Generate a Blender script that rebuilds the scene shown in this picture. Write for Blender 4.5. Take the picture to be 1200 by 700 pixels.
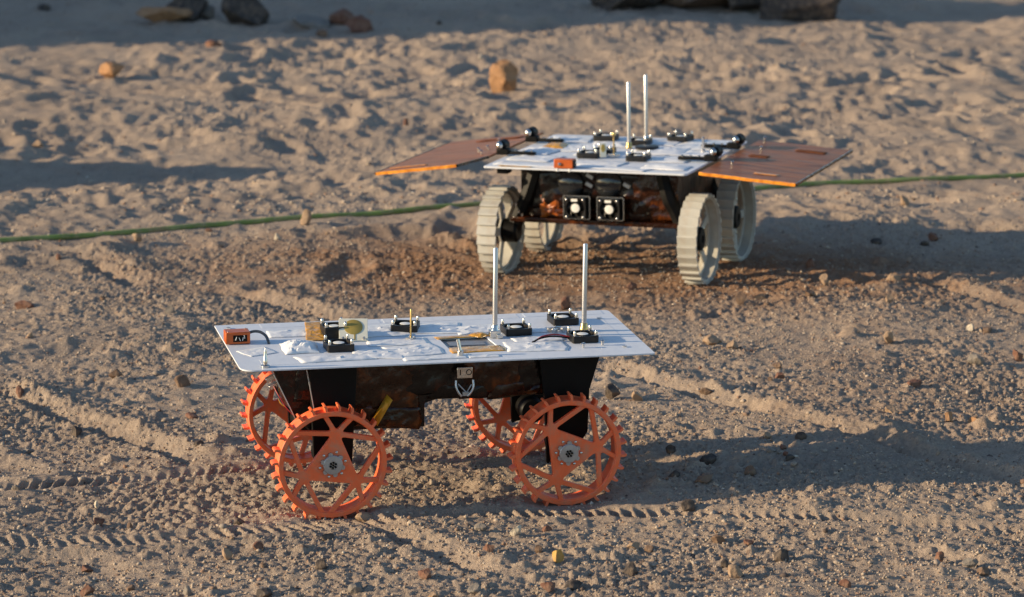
import bpy, bmesh, math, random
import numpy as np
from mathutils import Matrix, Vector, noise as mnoise
from mathutils.geometry import delaunay_2d_cdt

for o in list(bpy.data.objects):
    bpy.data.objects.remove(o)
scene = bpy.context.scene
C = scene.collection
rad = math.radians

# ------------------------------------------------------------------ camera
cam_d = bpy.data.cameras.new('camera')
cam = bpy.data.objects.new('camera', cam_d)
C.objects.link(cam)
cam.location = (0, 0, 1.66)
cam.rotation_euler = (rad(90 - 11.7), 0, 0)
cam_d.sensor_width = 36.0
cam_d.lens = 117.0
cam_d.clip_end = 3000
cam_d.dof.use_dof = True
cam_d.dof.focus_distance = 6.3
cam_d.dof.aperture_fstop = 7.5
scene.camera = cam

# ------------------------------------------------------------------ light
SUN_EL, SUN_AZ = 14.5, 8.5          # light travels towards +x, turned AZ degrees away from the camera
world = bpy.data.worlds.new('World')
scene.world = world
world.use_nodes = True
wn = world.node_tree
sky = wn.nodes.new('ShaderNodeTexSky')
sky.sky_type = 'NISHITA'
sky.sun_disc = False
sky.ozone_density = 2.2
sky.dust_density = 0.3
sky.sun_elevation = rad(SUN_EL)
sky.sun_rotation = math.atan2(-math.cos(rad(SUN_AZ)), -math.sin(rad(SUN_AZ))) % (2 * math.pi)
bg = wn.nodes['Background']
bg.inputs['Strength'].default_value = 0.135
wn.links.new(sky.outputs[0], bg.inputs[0])
sun_d = bpy.data.lights.new('sun', 'SUN')
sun_d.energy = 5.0
sun_d.angle = rad(0.6)
sun_d.color = (1.0, 0.78, 0.50)
sun = bpy.data.objects.new('sun', sun_d)
C.objects.link(sun)
sun.rotation_euler = Vector((math.cos(rad(SUN_AZ)) * math.cos(rad(SUN_EL)), math.sin(rad(SUN_AZ)) * math.cos(rad(SUN_EL)),
                             -math.sin(rad(SUN_EL)))).to_track_quat('-Z', 'Y').to_euler()
scene.view_settings.view_transform = 'Standard'
scene.view_settings.look = 'None'
scene.view_settings.gamma = 1.0
scene.view_settings.exposure = 0.45
scene.view_settings.use_curve_mapping = False

# ------------------------------------------------------------------ materials
def mat(name, base, rough=0.6, metal=0.0, var=0.12, scale=30.0, bump=0.0, bscale=200.0, dust=0.0, alt=None, coat=0.0, stretch=None,
        altw=(0.45, 0.6), spec=0.5, sub=0.0):
    m = bpy.data.materials.new(name)
    m.use_nodes = True
    t = m.node_tree
    n, l = t.nodes, t.links
    p = n['Principled BSDF']
    p.inputs['Metallic'].default_value = metal
    p.inputs['Coat Weight'].default_value = coat
    p.inputs['Specular IOR Level'].default_value = spec
    tc = n.new('ShaderNodeTexCoord')
    src = tc.outputs['Object']
    if stretch:
        mp = n.new('ShaderNodeMapping')
        mp.inputs['Scale'].default_value = stretch
        l.new(src, mp.inputs[0])
        src = mp.outputs[0]
    no = n.new('ShaderNodeTexNoise')
    no.inputs['Scale'].default_value = scale
    no.inputs['Detail'].default_value = 6
    l.new(src, no.inputs['Vector'])
    r = n.new('ShaderNodeValToRGB')
    a = tuple(c * (1 - var) for c in base)
    b = tuple(min(1, c * (1 + var)) for c in base)
    r.color_ramp.elements[0].position = 0.3
    r.color_ramp.elements[1].position = 0.7
    r.color_ramp.elements[0].color = (*a, 1)
    r.color_ramp.elements[1].color = (*b, 1)
    l.new(no.outputs[0], r.inputs[0])
    col = r.outputs[0]

    def mix(col, other, lo, hi, sc, amt=1.0):
        q = n.new('ShaderNodeTexNoise')
        q.inputs['Scale'].default_value = sc
        q.inputs['Detail'].default_value = 8
        q.inputs['Roughness'].default_value = 0.65
        l.new(src, q.inputs['Vector'])
        mr = n.new('ShaderNodeMapRange')
        mr.inputs['From Min'].default_value = lo
        mr.inputs['From Max'].default_value = hi
        mr.inputs['To Max'].default_value = amt
        l.new(q.outputs[0], mr.inputs[0])
        mx = n.new('ShaderNodeMix')
        mx.data_type = 'RGBA'
        l.new(mr.outputs[0], mx.inputs['Factor'])
        l.new(col, mx.inputs['A'])
        mx.inputs['B'].default_value = (*other, 1)
        return mx.outputs['Result']
    if alt:
        col = mix(col, alt, altw[0], altw[1], scale * 0.8)
    if dust:
        col = mix(col, (0.40, 0.29, 0.19), 0.45, 0.75, 45.0, dust)
    l.new(col, p.inputs['Base Color'])
    rr = n.new('ShaderNodeMapRange')
    rr.inputs['To Min'].default_value = max(0.03, rough - 0.12)
    rr.inputs['To Max'].default_value = min(1, rough + 0.12)
    l.new(no.outputs[0], rr.inputs[0])
    l.new(rr.outputs[0], p.inputs['Roughness'])
    if bump:
        bn = n.new('ShaderNodeTexNoise')
        bn.inputs['Scale'].default_value = bscale
        bn.inputs['Detail'].default_value = 5
        l.new(src, bn.inputs['Vector'])
        bp = n.new('ShaderNodeBump')
        bp.inputs['Strength'].default_value = 1.0
        bp.inputs['Distance'].default_value = bump
        l.new(bn.outputs[0], bp.inputs['Height'])
        l.new(bp.outputs[0], p.inputs['Normal'])
    return m

M = {}
M['deck'] = mat('deck_white', (0.68, 0.71, 0.76), 0.5, var=0.03, scale=14, bump=0.0004, bscale=60)
M['tape'] = mat('white_tape', (0.76, 0.77, 0.79), 0.45, var=0.04, scale=40, bump=0.0012, bscale=55)
M['tape2'] = mat('white_tape_dull', (0.70, 0.71, 0.74), 0.5, var=0.04, scale=40, bump=0.0006, bscale=60)
M['film'] = mat('dark_film', (0.007, 0.0045, 0.004), 0.22, var=0.4, scale=22, bump=0.004, bscale=26, alt=(0.070, 0.014, 0.003), altw=(0.54, 0.78), spec=0.35)
M['film_amber'] = mat('amber_brown_film', (0.026, 0.008, 0.003), 0.18, var=0.5, scale=30, bump=0.004, bscale=35, alt=(0.20, 0.048, 0.006), altw=(0.54, 0.76), spec=0.35)
M['kapton'] = mat('yellow_film', (0.62, 0.30, 0.02), 0.28, var=0.3, scale=50, bump=0.002, bscale=60, coat=0.5)
M['panel'] = mat('panel_film', (0.31, 0.105, 0.034), 0.36, var=0.42, scale=9, bump=0.004, bscale=16, alt=(0.145, 0.048, 0.018), altw=(0.45, 0.65), spec=0.12, stretch=(0.8, 5.0, 1))  # dark alt streaks: film mottling plus hinge shadows put into the colour
M['panel_edge'] = mat('panel_edge_film', (0.88, 0.28, 0.018), 0.35, var=0.35, scale=70, bump=0.002, bscale=120, alt=(0.55, 0.12, 0.008), altw=(0.55, 0.75), coat=0.3)
M['black'] = mat('black_plastic', (0.009, 0.009, 0.010), 0.42, var=0.3, scale=60, dust=0.04, spec=0.35)
M['blackm'] = mat('black_anodised', (0.0045, 0.0042, 0.0042), 0.5, var=0.2, scale=30, spec=0.15)
M['orange'] = mat('orange_print', (0.93, 0.160, 0.048), 0.48, var=0.07, scale=25, bump=0.0004, bscale=500, dust=0.60)
M['orange_box'] = mat('orange_anodised', (0.52, 0.105, 0.018), 0.38, metal=0.15, var=0.08, scale=60)
M['cream'] = mat('cream_print', (0.47, 0.455, 0.400), 0.55, var=0.08, scale=30, bump=0.0004, bscale=400, dust=0.45)
M['steel'] = mat('steel', (0.62, 0.60, 0.57), 0.25, metal=1.0, var=0.08, scale=60)
M['alu'] = mat('rod_aluminium', (0.52, 0.52, 0.53), 0.30, metal=0.75, var=0.03, scale=40, stretch=(8, 8, 1))
M['baymetal'] = mat('bay_metal', (0.30, 0.30, 0.31), 0.4, metal=0.35, var=0.25, scale=25, stretch=(1, 5, 1))
M['foil'] = mat('orange_foil', (0.42, 0.10, 0.010), 0.3, var=0.5, scale=50, bump=0.003, bscale=60, alt=(0.10, 0.02, 0.004), altw=(0.45, 0.6))
M['panel_dark'] = mat('panel_tape', (0.19, 0.060, 0.018), 0.65, var=0.4, scale=40, spec=0.1)
M['grey'] = mat('grey_hub', (0.42, 0.42, 0.42), 0.42, metal=0.6, var=0.08, scale=80)
M['brass'] = mat('brass', (0.60, 0.42, 0.16), 0.3, metal=0.9, var=0.1, scale=60)
M['board'] = mat('antenna_board', (0.72, 0.70, 0.58), 0.5, var=0.03, scale=40)
M['gold'] = mat('gold_plating', (0.46, 0.33, 0.08), 0.5, metal=0.4, var=0.1, scale=50)
M['sticker'] = mat('sticker', (0.80, 0.79, 0.74), 0.5, var=0.04, scale=50)
M['red'] = mat('red_wire', (0.30, 0.015, 0.02), 0.4)
M['cable'] = mat('grey_cable', (0.07, 0.075, 0.085), 0.4)
M['glass'] = mat('dark_lens', (0.02, 0.022, 0.025), 0.10, var=0.1, coat=0.6)
M['hose'] = mat('hose_rubber', (0.185, 0.255, 0.055), 0.6, var=0.35, scale=14, bump=0.0006, bscale=150, alt=(0.25, 0.19, 0.08), altw=(0.55, 0.72), dust=0.75)


def sand_material():
    m = bpy.data.materials.new('sand')
    m.use_nodes = True
    t = m.node_tree
    n, l = t.nodes, t.links
    p = n['Principled BSDF']
    p.inputs['Specular IOR Level'].default_value = 0.15
    p.inputs['Roughness'].default_value = 0.95
    tc = n.new('ShaderNodeTexCoord')
    src = tc.outputs['Object']

    def noise(scale, detail=6, rough=0.6):
        q = n.new('ShaderNodeTexNoise')
        q.inputs['Scale'].default_value = scale
        q.inputs['Detail'].default_value = detail
        q.inputs['Roughness'].default_value = rough
        l.new(src, q.inputs['Vector'])
        return q.outputs[0]

    def ramp(v, stops):
        r = n.new('ShaderNodeValToRGB')
        e = r.color_ramp.elements
        e[0].position, e[0].color = stops[0][0], (*stops[0][1], 1)
        e[1].position, e[1].color = stops[-1][0], (*stops[-1][1], 1)
        for s in stops[1:-1]:
            x = e.new(s[0])
            x.color = (*s[1], 1)
        l.new(v, r.inputs[0])
        return r.outputs[0]

    def mixc(f, a, b, mode='MIX'):
        x = n.new('ShaderNodeMix')
        x.data_type = 'RGBA'
        x.blend_type = mode
        for k, v in (('Factor', f), ('A', a), ('B', b)):
            if isinstance(v, (int, float)):
                x.inputs[k].default_value = v
            elif isinstance(v, tuple):
                x.inputs[k].default_value = (*v, 1)
            else:
                l.new(v, x.inputs[k])
        return x.outputs['Result']
    base = ramp(noise(2.2, 8), [(0.32, (0.345, 0.270, 0.212)), (0.52, (0.412, 0.322, 0.248)), (0.70, (0.462, 0.360, 0.274))])
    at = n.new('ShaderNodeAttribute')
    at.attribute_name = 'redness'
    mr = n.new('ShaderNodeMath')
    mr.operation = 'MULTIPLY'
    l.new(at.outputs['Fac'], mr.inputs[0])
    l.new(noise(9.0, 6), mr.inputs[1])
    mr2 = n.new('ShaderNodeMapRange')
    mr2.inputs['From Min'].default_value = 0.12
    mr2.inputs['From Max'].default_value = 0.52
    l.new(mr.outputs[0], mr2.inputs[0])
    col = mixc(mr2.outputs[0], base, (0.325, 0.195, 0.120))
    grit = ramp(noise(160.0, 4, 0.7), [(0.30, (0.62, 0.60, 0.60)), (0.47, (0.95, 0.95, 0.95)), (0.58, (1, 1, 1)), (0.75, (1.35, 1.30, 1.22))])
    col = mixc(0.8, col, grit, 'MULTIPLY')
    # dark and pale single grains
    v = n.new('ShaderNodeTexVoronoi')
    v.inputs['Scale'].default_value = 120.0
    l.new(src, v.inputs['Vector'])
    g = ramp(v.outputs['Color'], [(0.0, (0.0, 0.0, 0.0)), (0.90, (0.0, 0.0, 0.0)), (0.95, (1, 1, 1))])
    col = mixc(mixc(1.0, g, (0.55, 0.55, 0.55), 'MULTIPLY'), col, (0.22, 0.13, 0.09))
    l.new(col, p.inputs['Base Color'])
    b1 = n.new('ShaderNodeBump')
    b1.inputs['Strength'].default_value = 1.0
    b1.inputs['Distance'].default_value = 0.0050
    l.new(noise(210.0, 5, 0.75), b1.inputs['Height'])
    l.new(b1.outputs[0], p.inputs['Normal'])
    return m


def stone_material(name, base, alt, var=0.25, scale=30):
    return mat(name, base, 0.85, var=var, scale=scale, bump=0.004, bscale=90, alt=alt, altw=(0.5, 0.75), dust=0.35, spec=0.25)


ROCK = {
    'tan': stone_material('tan_stone', (0.34, 0.235, 0.155), (0.25, 0.17, 0.115)),
    'orange': stone_material('orange_stone', (0.38, 0.205, 0.100), (0.29, 0.155, 0.085)),
    'red': stone_material('red_stone', (0.175, 0.085, 0.058), (0.11, 0.060, 0.046)),
    'brown': stone_material('brown_stone', (0.18, 0.115, 0.078), (0.11, 0.075, 0.056)),
    'dark': stone_material('dark_stone', (0.060, 0.050, 0.046), (0.10, 0.075, 0.06)),
    'grey': stone_material('grey_stone', (0.21, 0.185, 0.160), (0.13, 0.12, 0.11)),
    'pale': stone_material('pale_stone', (0.55, 0.48, 0.37), (0.42, 0.35, 0.27)),
    'ochre': stone_material('ochre_stone', (0.48, 0.29, 0.085), (0.36, 0.20, 0.07)),
}

# ------------------------------------------------------------------ helpers
class MB:
    """collects verts and faces, then builds one mesh object"""
    def __init__(self):
        self.v, self.f = [], []

    def add(self, vs, fs, mtx=None):
        k = len(self.v)
        for q in vs:
            q = Vector(q)
            self.v.append(tuple(mtx @ q) if mtx else tuple(q))
        self.f += [tuple(i + k for i in f) for f in fs]
        return self

    def box(self, c, s, mtx=None):
        x, y, z = (a / 2 for a in s)
        vs = [(c[0] + i * x, c[1] + j * y, c[2] + k * z) for k in (-1, 1) for j in (-1, 1) for i in (-1, 1)]
        return self.add(vs, [(0, 2, 3, 1), (4, 5, 7, 6), (0, 1, 5, 4), (2, 6, 7, 3), (0, 4, 6, 2), (1, 3, 7, 5)], mtx)

    def prism(self, poly, y0, y1):
        """poly in x,z (counter-clockwise seen from -y), extruded along y"""
        n = len(poly)
        vs = [(x, y0, z) for x, z in poly] + [(x, y1, z) for x, z in poly]
        fs = [tuple(range(n)), tuple(range(2 * n - 1, n - 1, -1))] + [(i, i + n, (i + 1) % n + n, (i + 1) % n) for i in range(n)]
        return self.add(vs, fs)

    def tube(self, pts, radii, n=10, caps=True):
        pts = [Vector(p) for p in pts]
        if not hasattr(radii, '__len__'):
            radii = [radii] * len(pts)
        k = len(self.v)
        up = None
        for i, p in enumerate(pts):
            t = (pts[min(i + 1, len(pts) - 1)] - pts[max(i - 1, 0)]).normalized()
            if up is None:
                up = Vector((0, 0, 1)) if abs(t.z) < 0.9 else Vector((1, 0, 0))
            a = t.cross(up).normalized()
            b = a.cross(t).normalized()
            up = b
            for j in range(n):
                w = 2 * math.pi * j / n
                self.v.append(tuple(p + (a * math.cos(w) + b * math.sin(w)) * radii[i]))
        for i in range(len(pts) - 1):
            for j in range(n):
                self.f.append((k + i * n + j, k + i * n + (j + 1) % n, k + (i + 1) * n + (j + 1) % n, k + (i + 1) * n + j))
        if caps:
            self.f.append(tuple(k + j for j in range(n - 1, -1, -1)))
            e = k + (len(pts) - 1) * n
            self.f.append(tuple(e + j for j in range(n)))
        return self

    def lathe(self, prof, n=32, c=(0, 0, 0), closed=False):
        """prof of (r, z) round the z axis"""
        k = len(self.v)
        for r, z in prof:
            for j in range(n):
                w = 2 * math.pi * j / n
                self.v.append((c[0] + r * math.cos(w), c[1] + r * math.sin(w), c[2] + z))
        m = len(prof)
        for i in range(m if closed else m - 1):
            i2 = (i + 1) % m
            for j in range(n):
                self.f.append((k + i * n + j, k + i * n + (j + 1) % n, k + i2 * n + (j + 1) % n, k + i2 * n + j))
        if not closed:
            if prof[0][0] > 1e-6:
                self.f.append(tuple(k + j for j in range(n - 1, -1, -1)))
            if prof[-1][0] > 1e-6:
                self.f.append(tuple(k + (m - 1) * n + j for j in range(n)))
        return self

    def mesh(self, name, smooth=None):
        me = bpy.data.meshes.new(name)
        me.from_pydata(self.v, [], self.f)
        bm = bmesh.new()
        bm.from_mesh(me)
        bmesh.ops.remove_doubles(bm, verts=bm.verts, dist=1e-6)
        bmesh.ops.recalc_face_normals(bm, faces=bm.faces)
        bm.to_mesh(me)
        bm.free()
        if smooth is not None:
            me.shade_smooth()
            me.set_sharp_from_angle(angle=rad(smooth))
        return me

    def build(self, name, m, parent=None, smooth=35, bevel=0.0):
        return link(name, self.mesh(name, smooth), m, parent, bevel=bevel)


def link(name, me, m, parent=None, loc=None, mtx=None, bevel=0.0):
    if m is not None and not me.materials:
        me.materials.append(m)
    o = bpy.data.objects.new(name, me)
    C.objects.link(o)
    if parent:
        o.parent = parent
    if loc:
        o.location = loc
    if mtx is not None:
        o.matrix_local = mtx
    if bevel:
        b = o.modifiers.new('bevel', 'BEVEL')
        b.width = bevel
        b.segments = 2
        b.limit_method = 'ANGLE'
    return o


def tag(o, label, cat, group=None, kind=None):
    if label:
        o['label'] = label
    if cat:
        o['category'] = cat
    if group:
        o['group'] = group
    if kind:
        o['kind'] = kind
    return o


def plate_mesh(name, outer, holes, half, bevel):
    """flat plate with holes and chamfered edges, centred on z = 0"""
    def area(p):
        return sum(p[i - 1][0] * p[i][1] - p[i][0] * p[i - 1][1] for i in range(len(p))) / 2

    def clean(p):
        q = [p[i] for i in range(len(p)) if math.dist(p[i], p[i - 1]) > 1e-5]
        return q

    def inside(pt, poly):
        x, y = pt
        c = False
        for i in range(len(poly)):
            (xa, ya), (xb, yb) = poly[i - 1], poly[i]
            if (ya > y) != (yb > y) and x < (xb - xa) * (y - ya) / (yb - ya) + xa:
                c = not c
        return c
    loops = []
    for k, p in enumerate([outer] + holes):
        p = clean(p)
        if (area(p) > 0) != (k == 0):
            p = p[::-1]                       # material always lies to the left
        ins = []
        for i in range(len(p)):
            u = Vector(p[i]) - Vector(p[i - 1])
            w = Vector(p[(i + 1) % len(p)]) - Vector(p[i])
            nn = Vector((-u.y, u.x)).normalized() + Vector((-w.y, w.x)).normalized()
            nn = nn.normalized() if nn.length > 1e-6 else Vector((0, 0))
            ins.append(tuple(Vector(p[i]) + nn * bevel))
        loops.append((p, ins))
    vs2, ed = [], []
    for p, ins in loops:
        k = len(vs2)
        vs2 += [Vector(q) for q in ins]
        ed += [(k + i, k + (i + 1) % len(ins)) for i in range(len(ins))]
    cv, _, cf, _, _, _ = delaunay_2d_cdt(vs2, ed, [], 0, 1e-7)
    fin = []
    for f in cf:
        c = sum((cv[i] for i in f), Vector((0, 0))) / len(f)
        if inside(c, loops[0][1]) and not any(inside(c, l[1]) for l in loops[1:]):
            fin.append(tuple(f))
    mb = MB()
    mb.add([(q.x, q.y, half) for q in cv], fin)
    mb.add([(q.x, q.y, -half) for q in cv], [f[::-1] for f in fin])
    for p, ins in loops:
        n = len(p)
        vs = [(x, y, z) for pts, z in ((ins, -half), (p, -half + bevel), (p, half - bevel), (ins, half)) for x, y in pts]
        mb.add(vs, [(r * n + i, r * n + (i + 1) % n, (r + 1) * n + (i + 1) % n, (r + 1) * n + i) for r in range(3) for i in range(n)])
    return mb.mesh(name, 30)


def circle(r, n=64, c=(0, 0)):
    return [(c[0] + r * math.cos(2 * math.pi * i / n), c[1] + r * math.sin(2 * math.pi * i / n)) for i in range(n)]


def round_poly(poly, r, seg=4):
    """rounds the sharp corners of a polygon"""
    out, n = [], len(poly)
    rs = r if hasattr(r, '__len__') else [r] * n
    for i in range(n):
        a, b, c = (Vector(poly[(i + k) % n]) for k in (-1, 0, 1))
        u, w = a - b, c - b
        if u.length < 1e-9 or w.length < 1e-9:
            continue
        ang = u.angle(w)
        if ang > rad(150) or rs[i] <= 0:
            out.append(tuple(b))
            continue
        d = min(rs[i] / math.tan(ang / 2), u.length * 0.45, w.length * 0.45)
        p, q = b + u.normalized() * d, b + w.normalized() * d
        for k in range(seg + 1):
            s = k / seg
            out.append(tuple(p * (1 - s) ** 2 + b * 2 * s * (1 - s) + q * s * s))
    return out


def inset_convex(poly, offs):
    """moves every edge i (poly[i] to poly[i+1], counter-clockwise) inwards by offs[i]"""
    n = len(poly)
    lines = []
    for i in range(n):
        a, b = Vector(poly[i]), Vector(poly[(i + 1) % n])
        t = (b - a).normalized()
        lines.append((a + Vector((-t.y, t.x)) * offs[i], t))
    out = []
    for i in range(n):
        p, t = lines[i - 1]
        q, s = lines[i]
        den = t.x * s.y - t.y * s.x
        if abs(den) < 1e-7:
            out.append(tuple(q))
            continue
        k = ((q.x - p.x) * s.y - (q.y - p.y) * s.x) / den
        out.append(tuple(p + t * k))
    return out

# ------------------------------------------------------------------ ground height field
rng = np.random.default_rng(7)
PERM = np.concatenate([rng.permutation(512)] * 2)
GRAD = rng.random(512) * 2 * np.pi
GX, GY = np.cos(GRAD), np.sin(GRAD)


def perlin(x, y, s=0):
    xi, yi = np.floor(x).astype(int), np.floor(y).astype(int)
    xf, yf = x - xi, y - yi
    u = xf * xf * xf * (xf * (xf * 6 - 15) + 10)
    w = yf * yf * yf * (yf * (yf * 6 - 15) + 10)

    def g(i, j):
        h = PERM[(PERM[(xi + i + s * 37) & 511] + yi + j + s * 101) & 511]
        return GX[h] * (xf - i) + GY[h] * (yf - j)
    a = g(0, 0) * (1 - u) + g(1, 0) * u
    b = g(0, 1) * (1 - u) + g(1, 1) * u
    return (a * (1 - w) + b * w) * 1.4


def axis(spec, lo_out, hi_out, grow=1.16):
    """spec = [(start, step), ..., (end, None)]: even steps inside, growing ones outside"""
    a = []
    for (s, st), (e, _) in zip(spec[:-1], spec[1:]):
        k = max(1, int(round((e - s) / st)))
        a += list(np.linspace(s, e, k, endpoint=False))
    a.append(spec[-1][0])
    left, st, p = [], spec[0][1], a[0]
    while p > lo_out:
        st *= grow
        p -= st
        left.append(p)
    right, st, p = [], spec[-2][1], a[-1]
    while p < hi_out:
        st *= grow
        p += st
        right.append(p)
    return np.array(left[::-1] + a + right)


GXA = axis([(-2.6, 0.016), (-1.55, 0.0065), (-1.12, 0.0038), (1.12, 0.0065), (1.55, 0.016), (2.6, None)], -600, 600)
GYA = axis([(5.05, 0.0065), (5.4, 0.0048), (6.9, 0.0065), (8.0, 0.009), (9.6, 0.015), (12.0, 0.022), (15.0, None)], -600, 900)
XX, YY = np.meshgrid(GXA, GYA)


def sstep(a, b, x):
    t = np.clip((x - a) / (b - a), 0, 1)
    return t * t * (3 - 2 * t)


# paths of the ruts, the toothed wheel tracks and the hose, in metres
RUTS = [([(0.16, 7.262), (0.227, 7.178), (0.706, 6.598), (1.02, 6.17)], 0.025, 0.043),
        ([(-1.16, 7.06), (-1.018, 6.895), (-0.609, 6.39)], 0.025, 0.043),
        ([(-0.33, 6.06), (-0.287, 6.01), (-0.03, 5.60)], 0.018, 0.040),
        ([(-1.20, 8.60), (-1.12, 8.56), (-0.93, 8.24)], 0.026, 0.060),
        ([(-0.78, 8.215), (-0.738, 8.174), (-0.37, 7.81)], 0.022, 0.050),
        ([(1.00, 8.25), (1.048, 8.174), (1.28, 7.79)], 0.018, 0.048),
        ([(0.70, 5.78), (0.95, 5.45)], 0.008, 0.04)]
TRACKS = [([(-1.3, 5.80), (-0.933, 5.852), (-0.703, 5.875), (-0.425, 5.925), (-0.335, 5.965), (-0.159, 6.01), (0.108, 6.035), (0.3, 6.015), (0.475, 5.975), (0.935, 5.872), (1.3, 5.79)], 0.014),
          ([(-1.1, 6.19), (-0.894, 6.252), (-0.64, 6.325), (-0.42, 6.385), (-0.204, 6.435), (0.02, 6.475), (0.287, 6.42), (0.55, 6.35)], 0.014),
          ([(-0.40, 8.9), (-0.05, 8.41), (0.22, 7.98)], 0.005), ([(0.1, 8.55), (0.448, 8.20), (0.66, 7.9)], 0.005)]
HOSE = [(-3.2, 8.1), (-2.1, 8.46), (-1.509, 8.655), (-1.379, 8.715), (-1.028, 8.865), (-0.665, 9.037), (-0.29, 9.192), (-0.097, 9.264), (0.394, 9.415), (0.857, 9.625), (1.192, 9.705), (1.537, 9.80), (1.9, 9.93), (2.8, 10.25), (4.0, 10.3)]


def window(x0, x1, y0, y1):
    i0, i1 = np.searchsorted(GXA, [x0, x1])
    j0, j1 = np.searchsorted(GYA, [y0, y1])
    return slice(j0, j1), slice(i0, i1)


def seg_field(path, reach):
    """signed distance to the path, position along it and end fade, inside its window"""
    P = np.array(path)
    w = window(P[:, 0].min() - reach, P[:, 0].max() + reach, P[:, 1].min() - reach, P[:, 1].max() + reach)
    X, Y = XX[w], YY[w]
    best = np.full(X.shape, 1e9)
    sd, ss = np.zeros(X.shape), np.zeros(X.shape)
    s0 = 0.0
    for a, b in zip(P[:-1], P[1:]):
        t = b - a
        ln = math.hypot(*t)
        t = t / ln
        s = np.clip((X - a[0]) * t[0] + (Y - a[1]) * t[1], 0, ln)
        dx, dy = X - a[0] - t[0] * s, Y - a[1] - t[1] * s
        d = np.hypot(dx, dy)
        m = d < best
        best[m] = d[m]
        side = t[0] * dy - t[1] * dx
        sd[m] = (np.sign(side) * d)[m]
        ss[m] = s0 + s[m]
        s0 += ln
    fade = sstep(0, 0.10, ss) * sstep(0, 0.10, s0 - ss)
    return w, X, Y, sd, ss, fade


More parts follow.
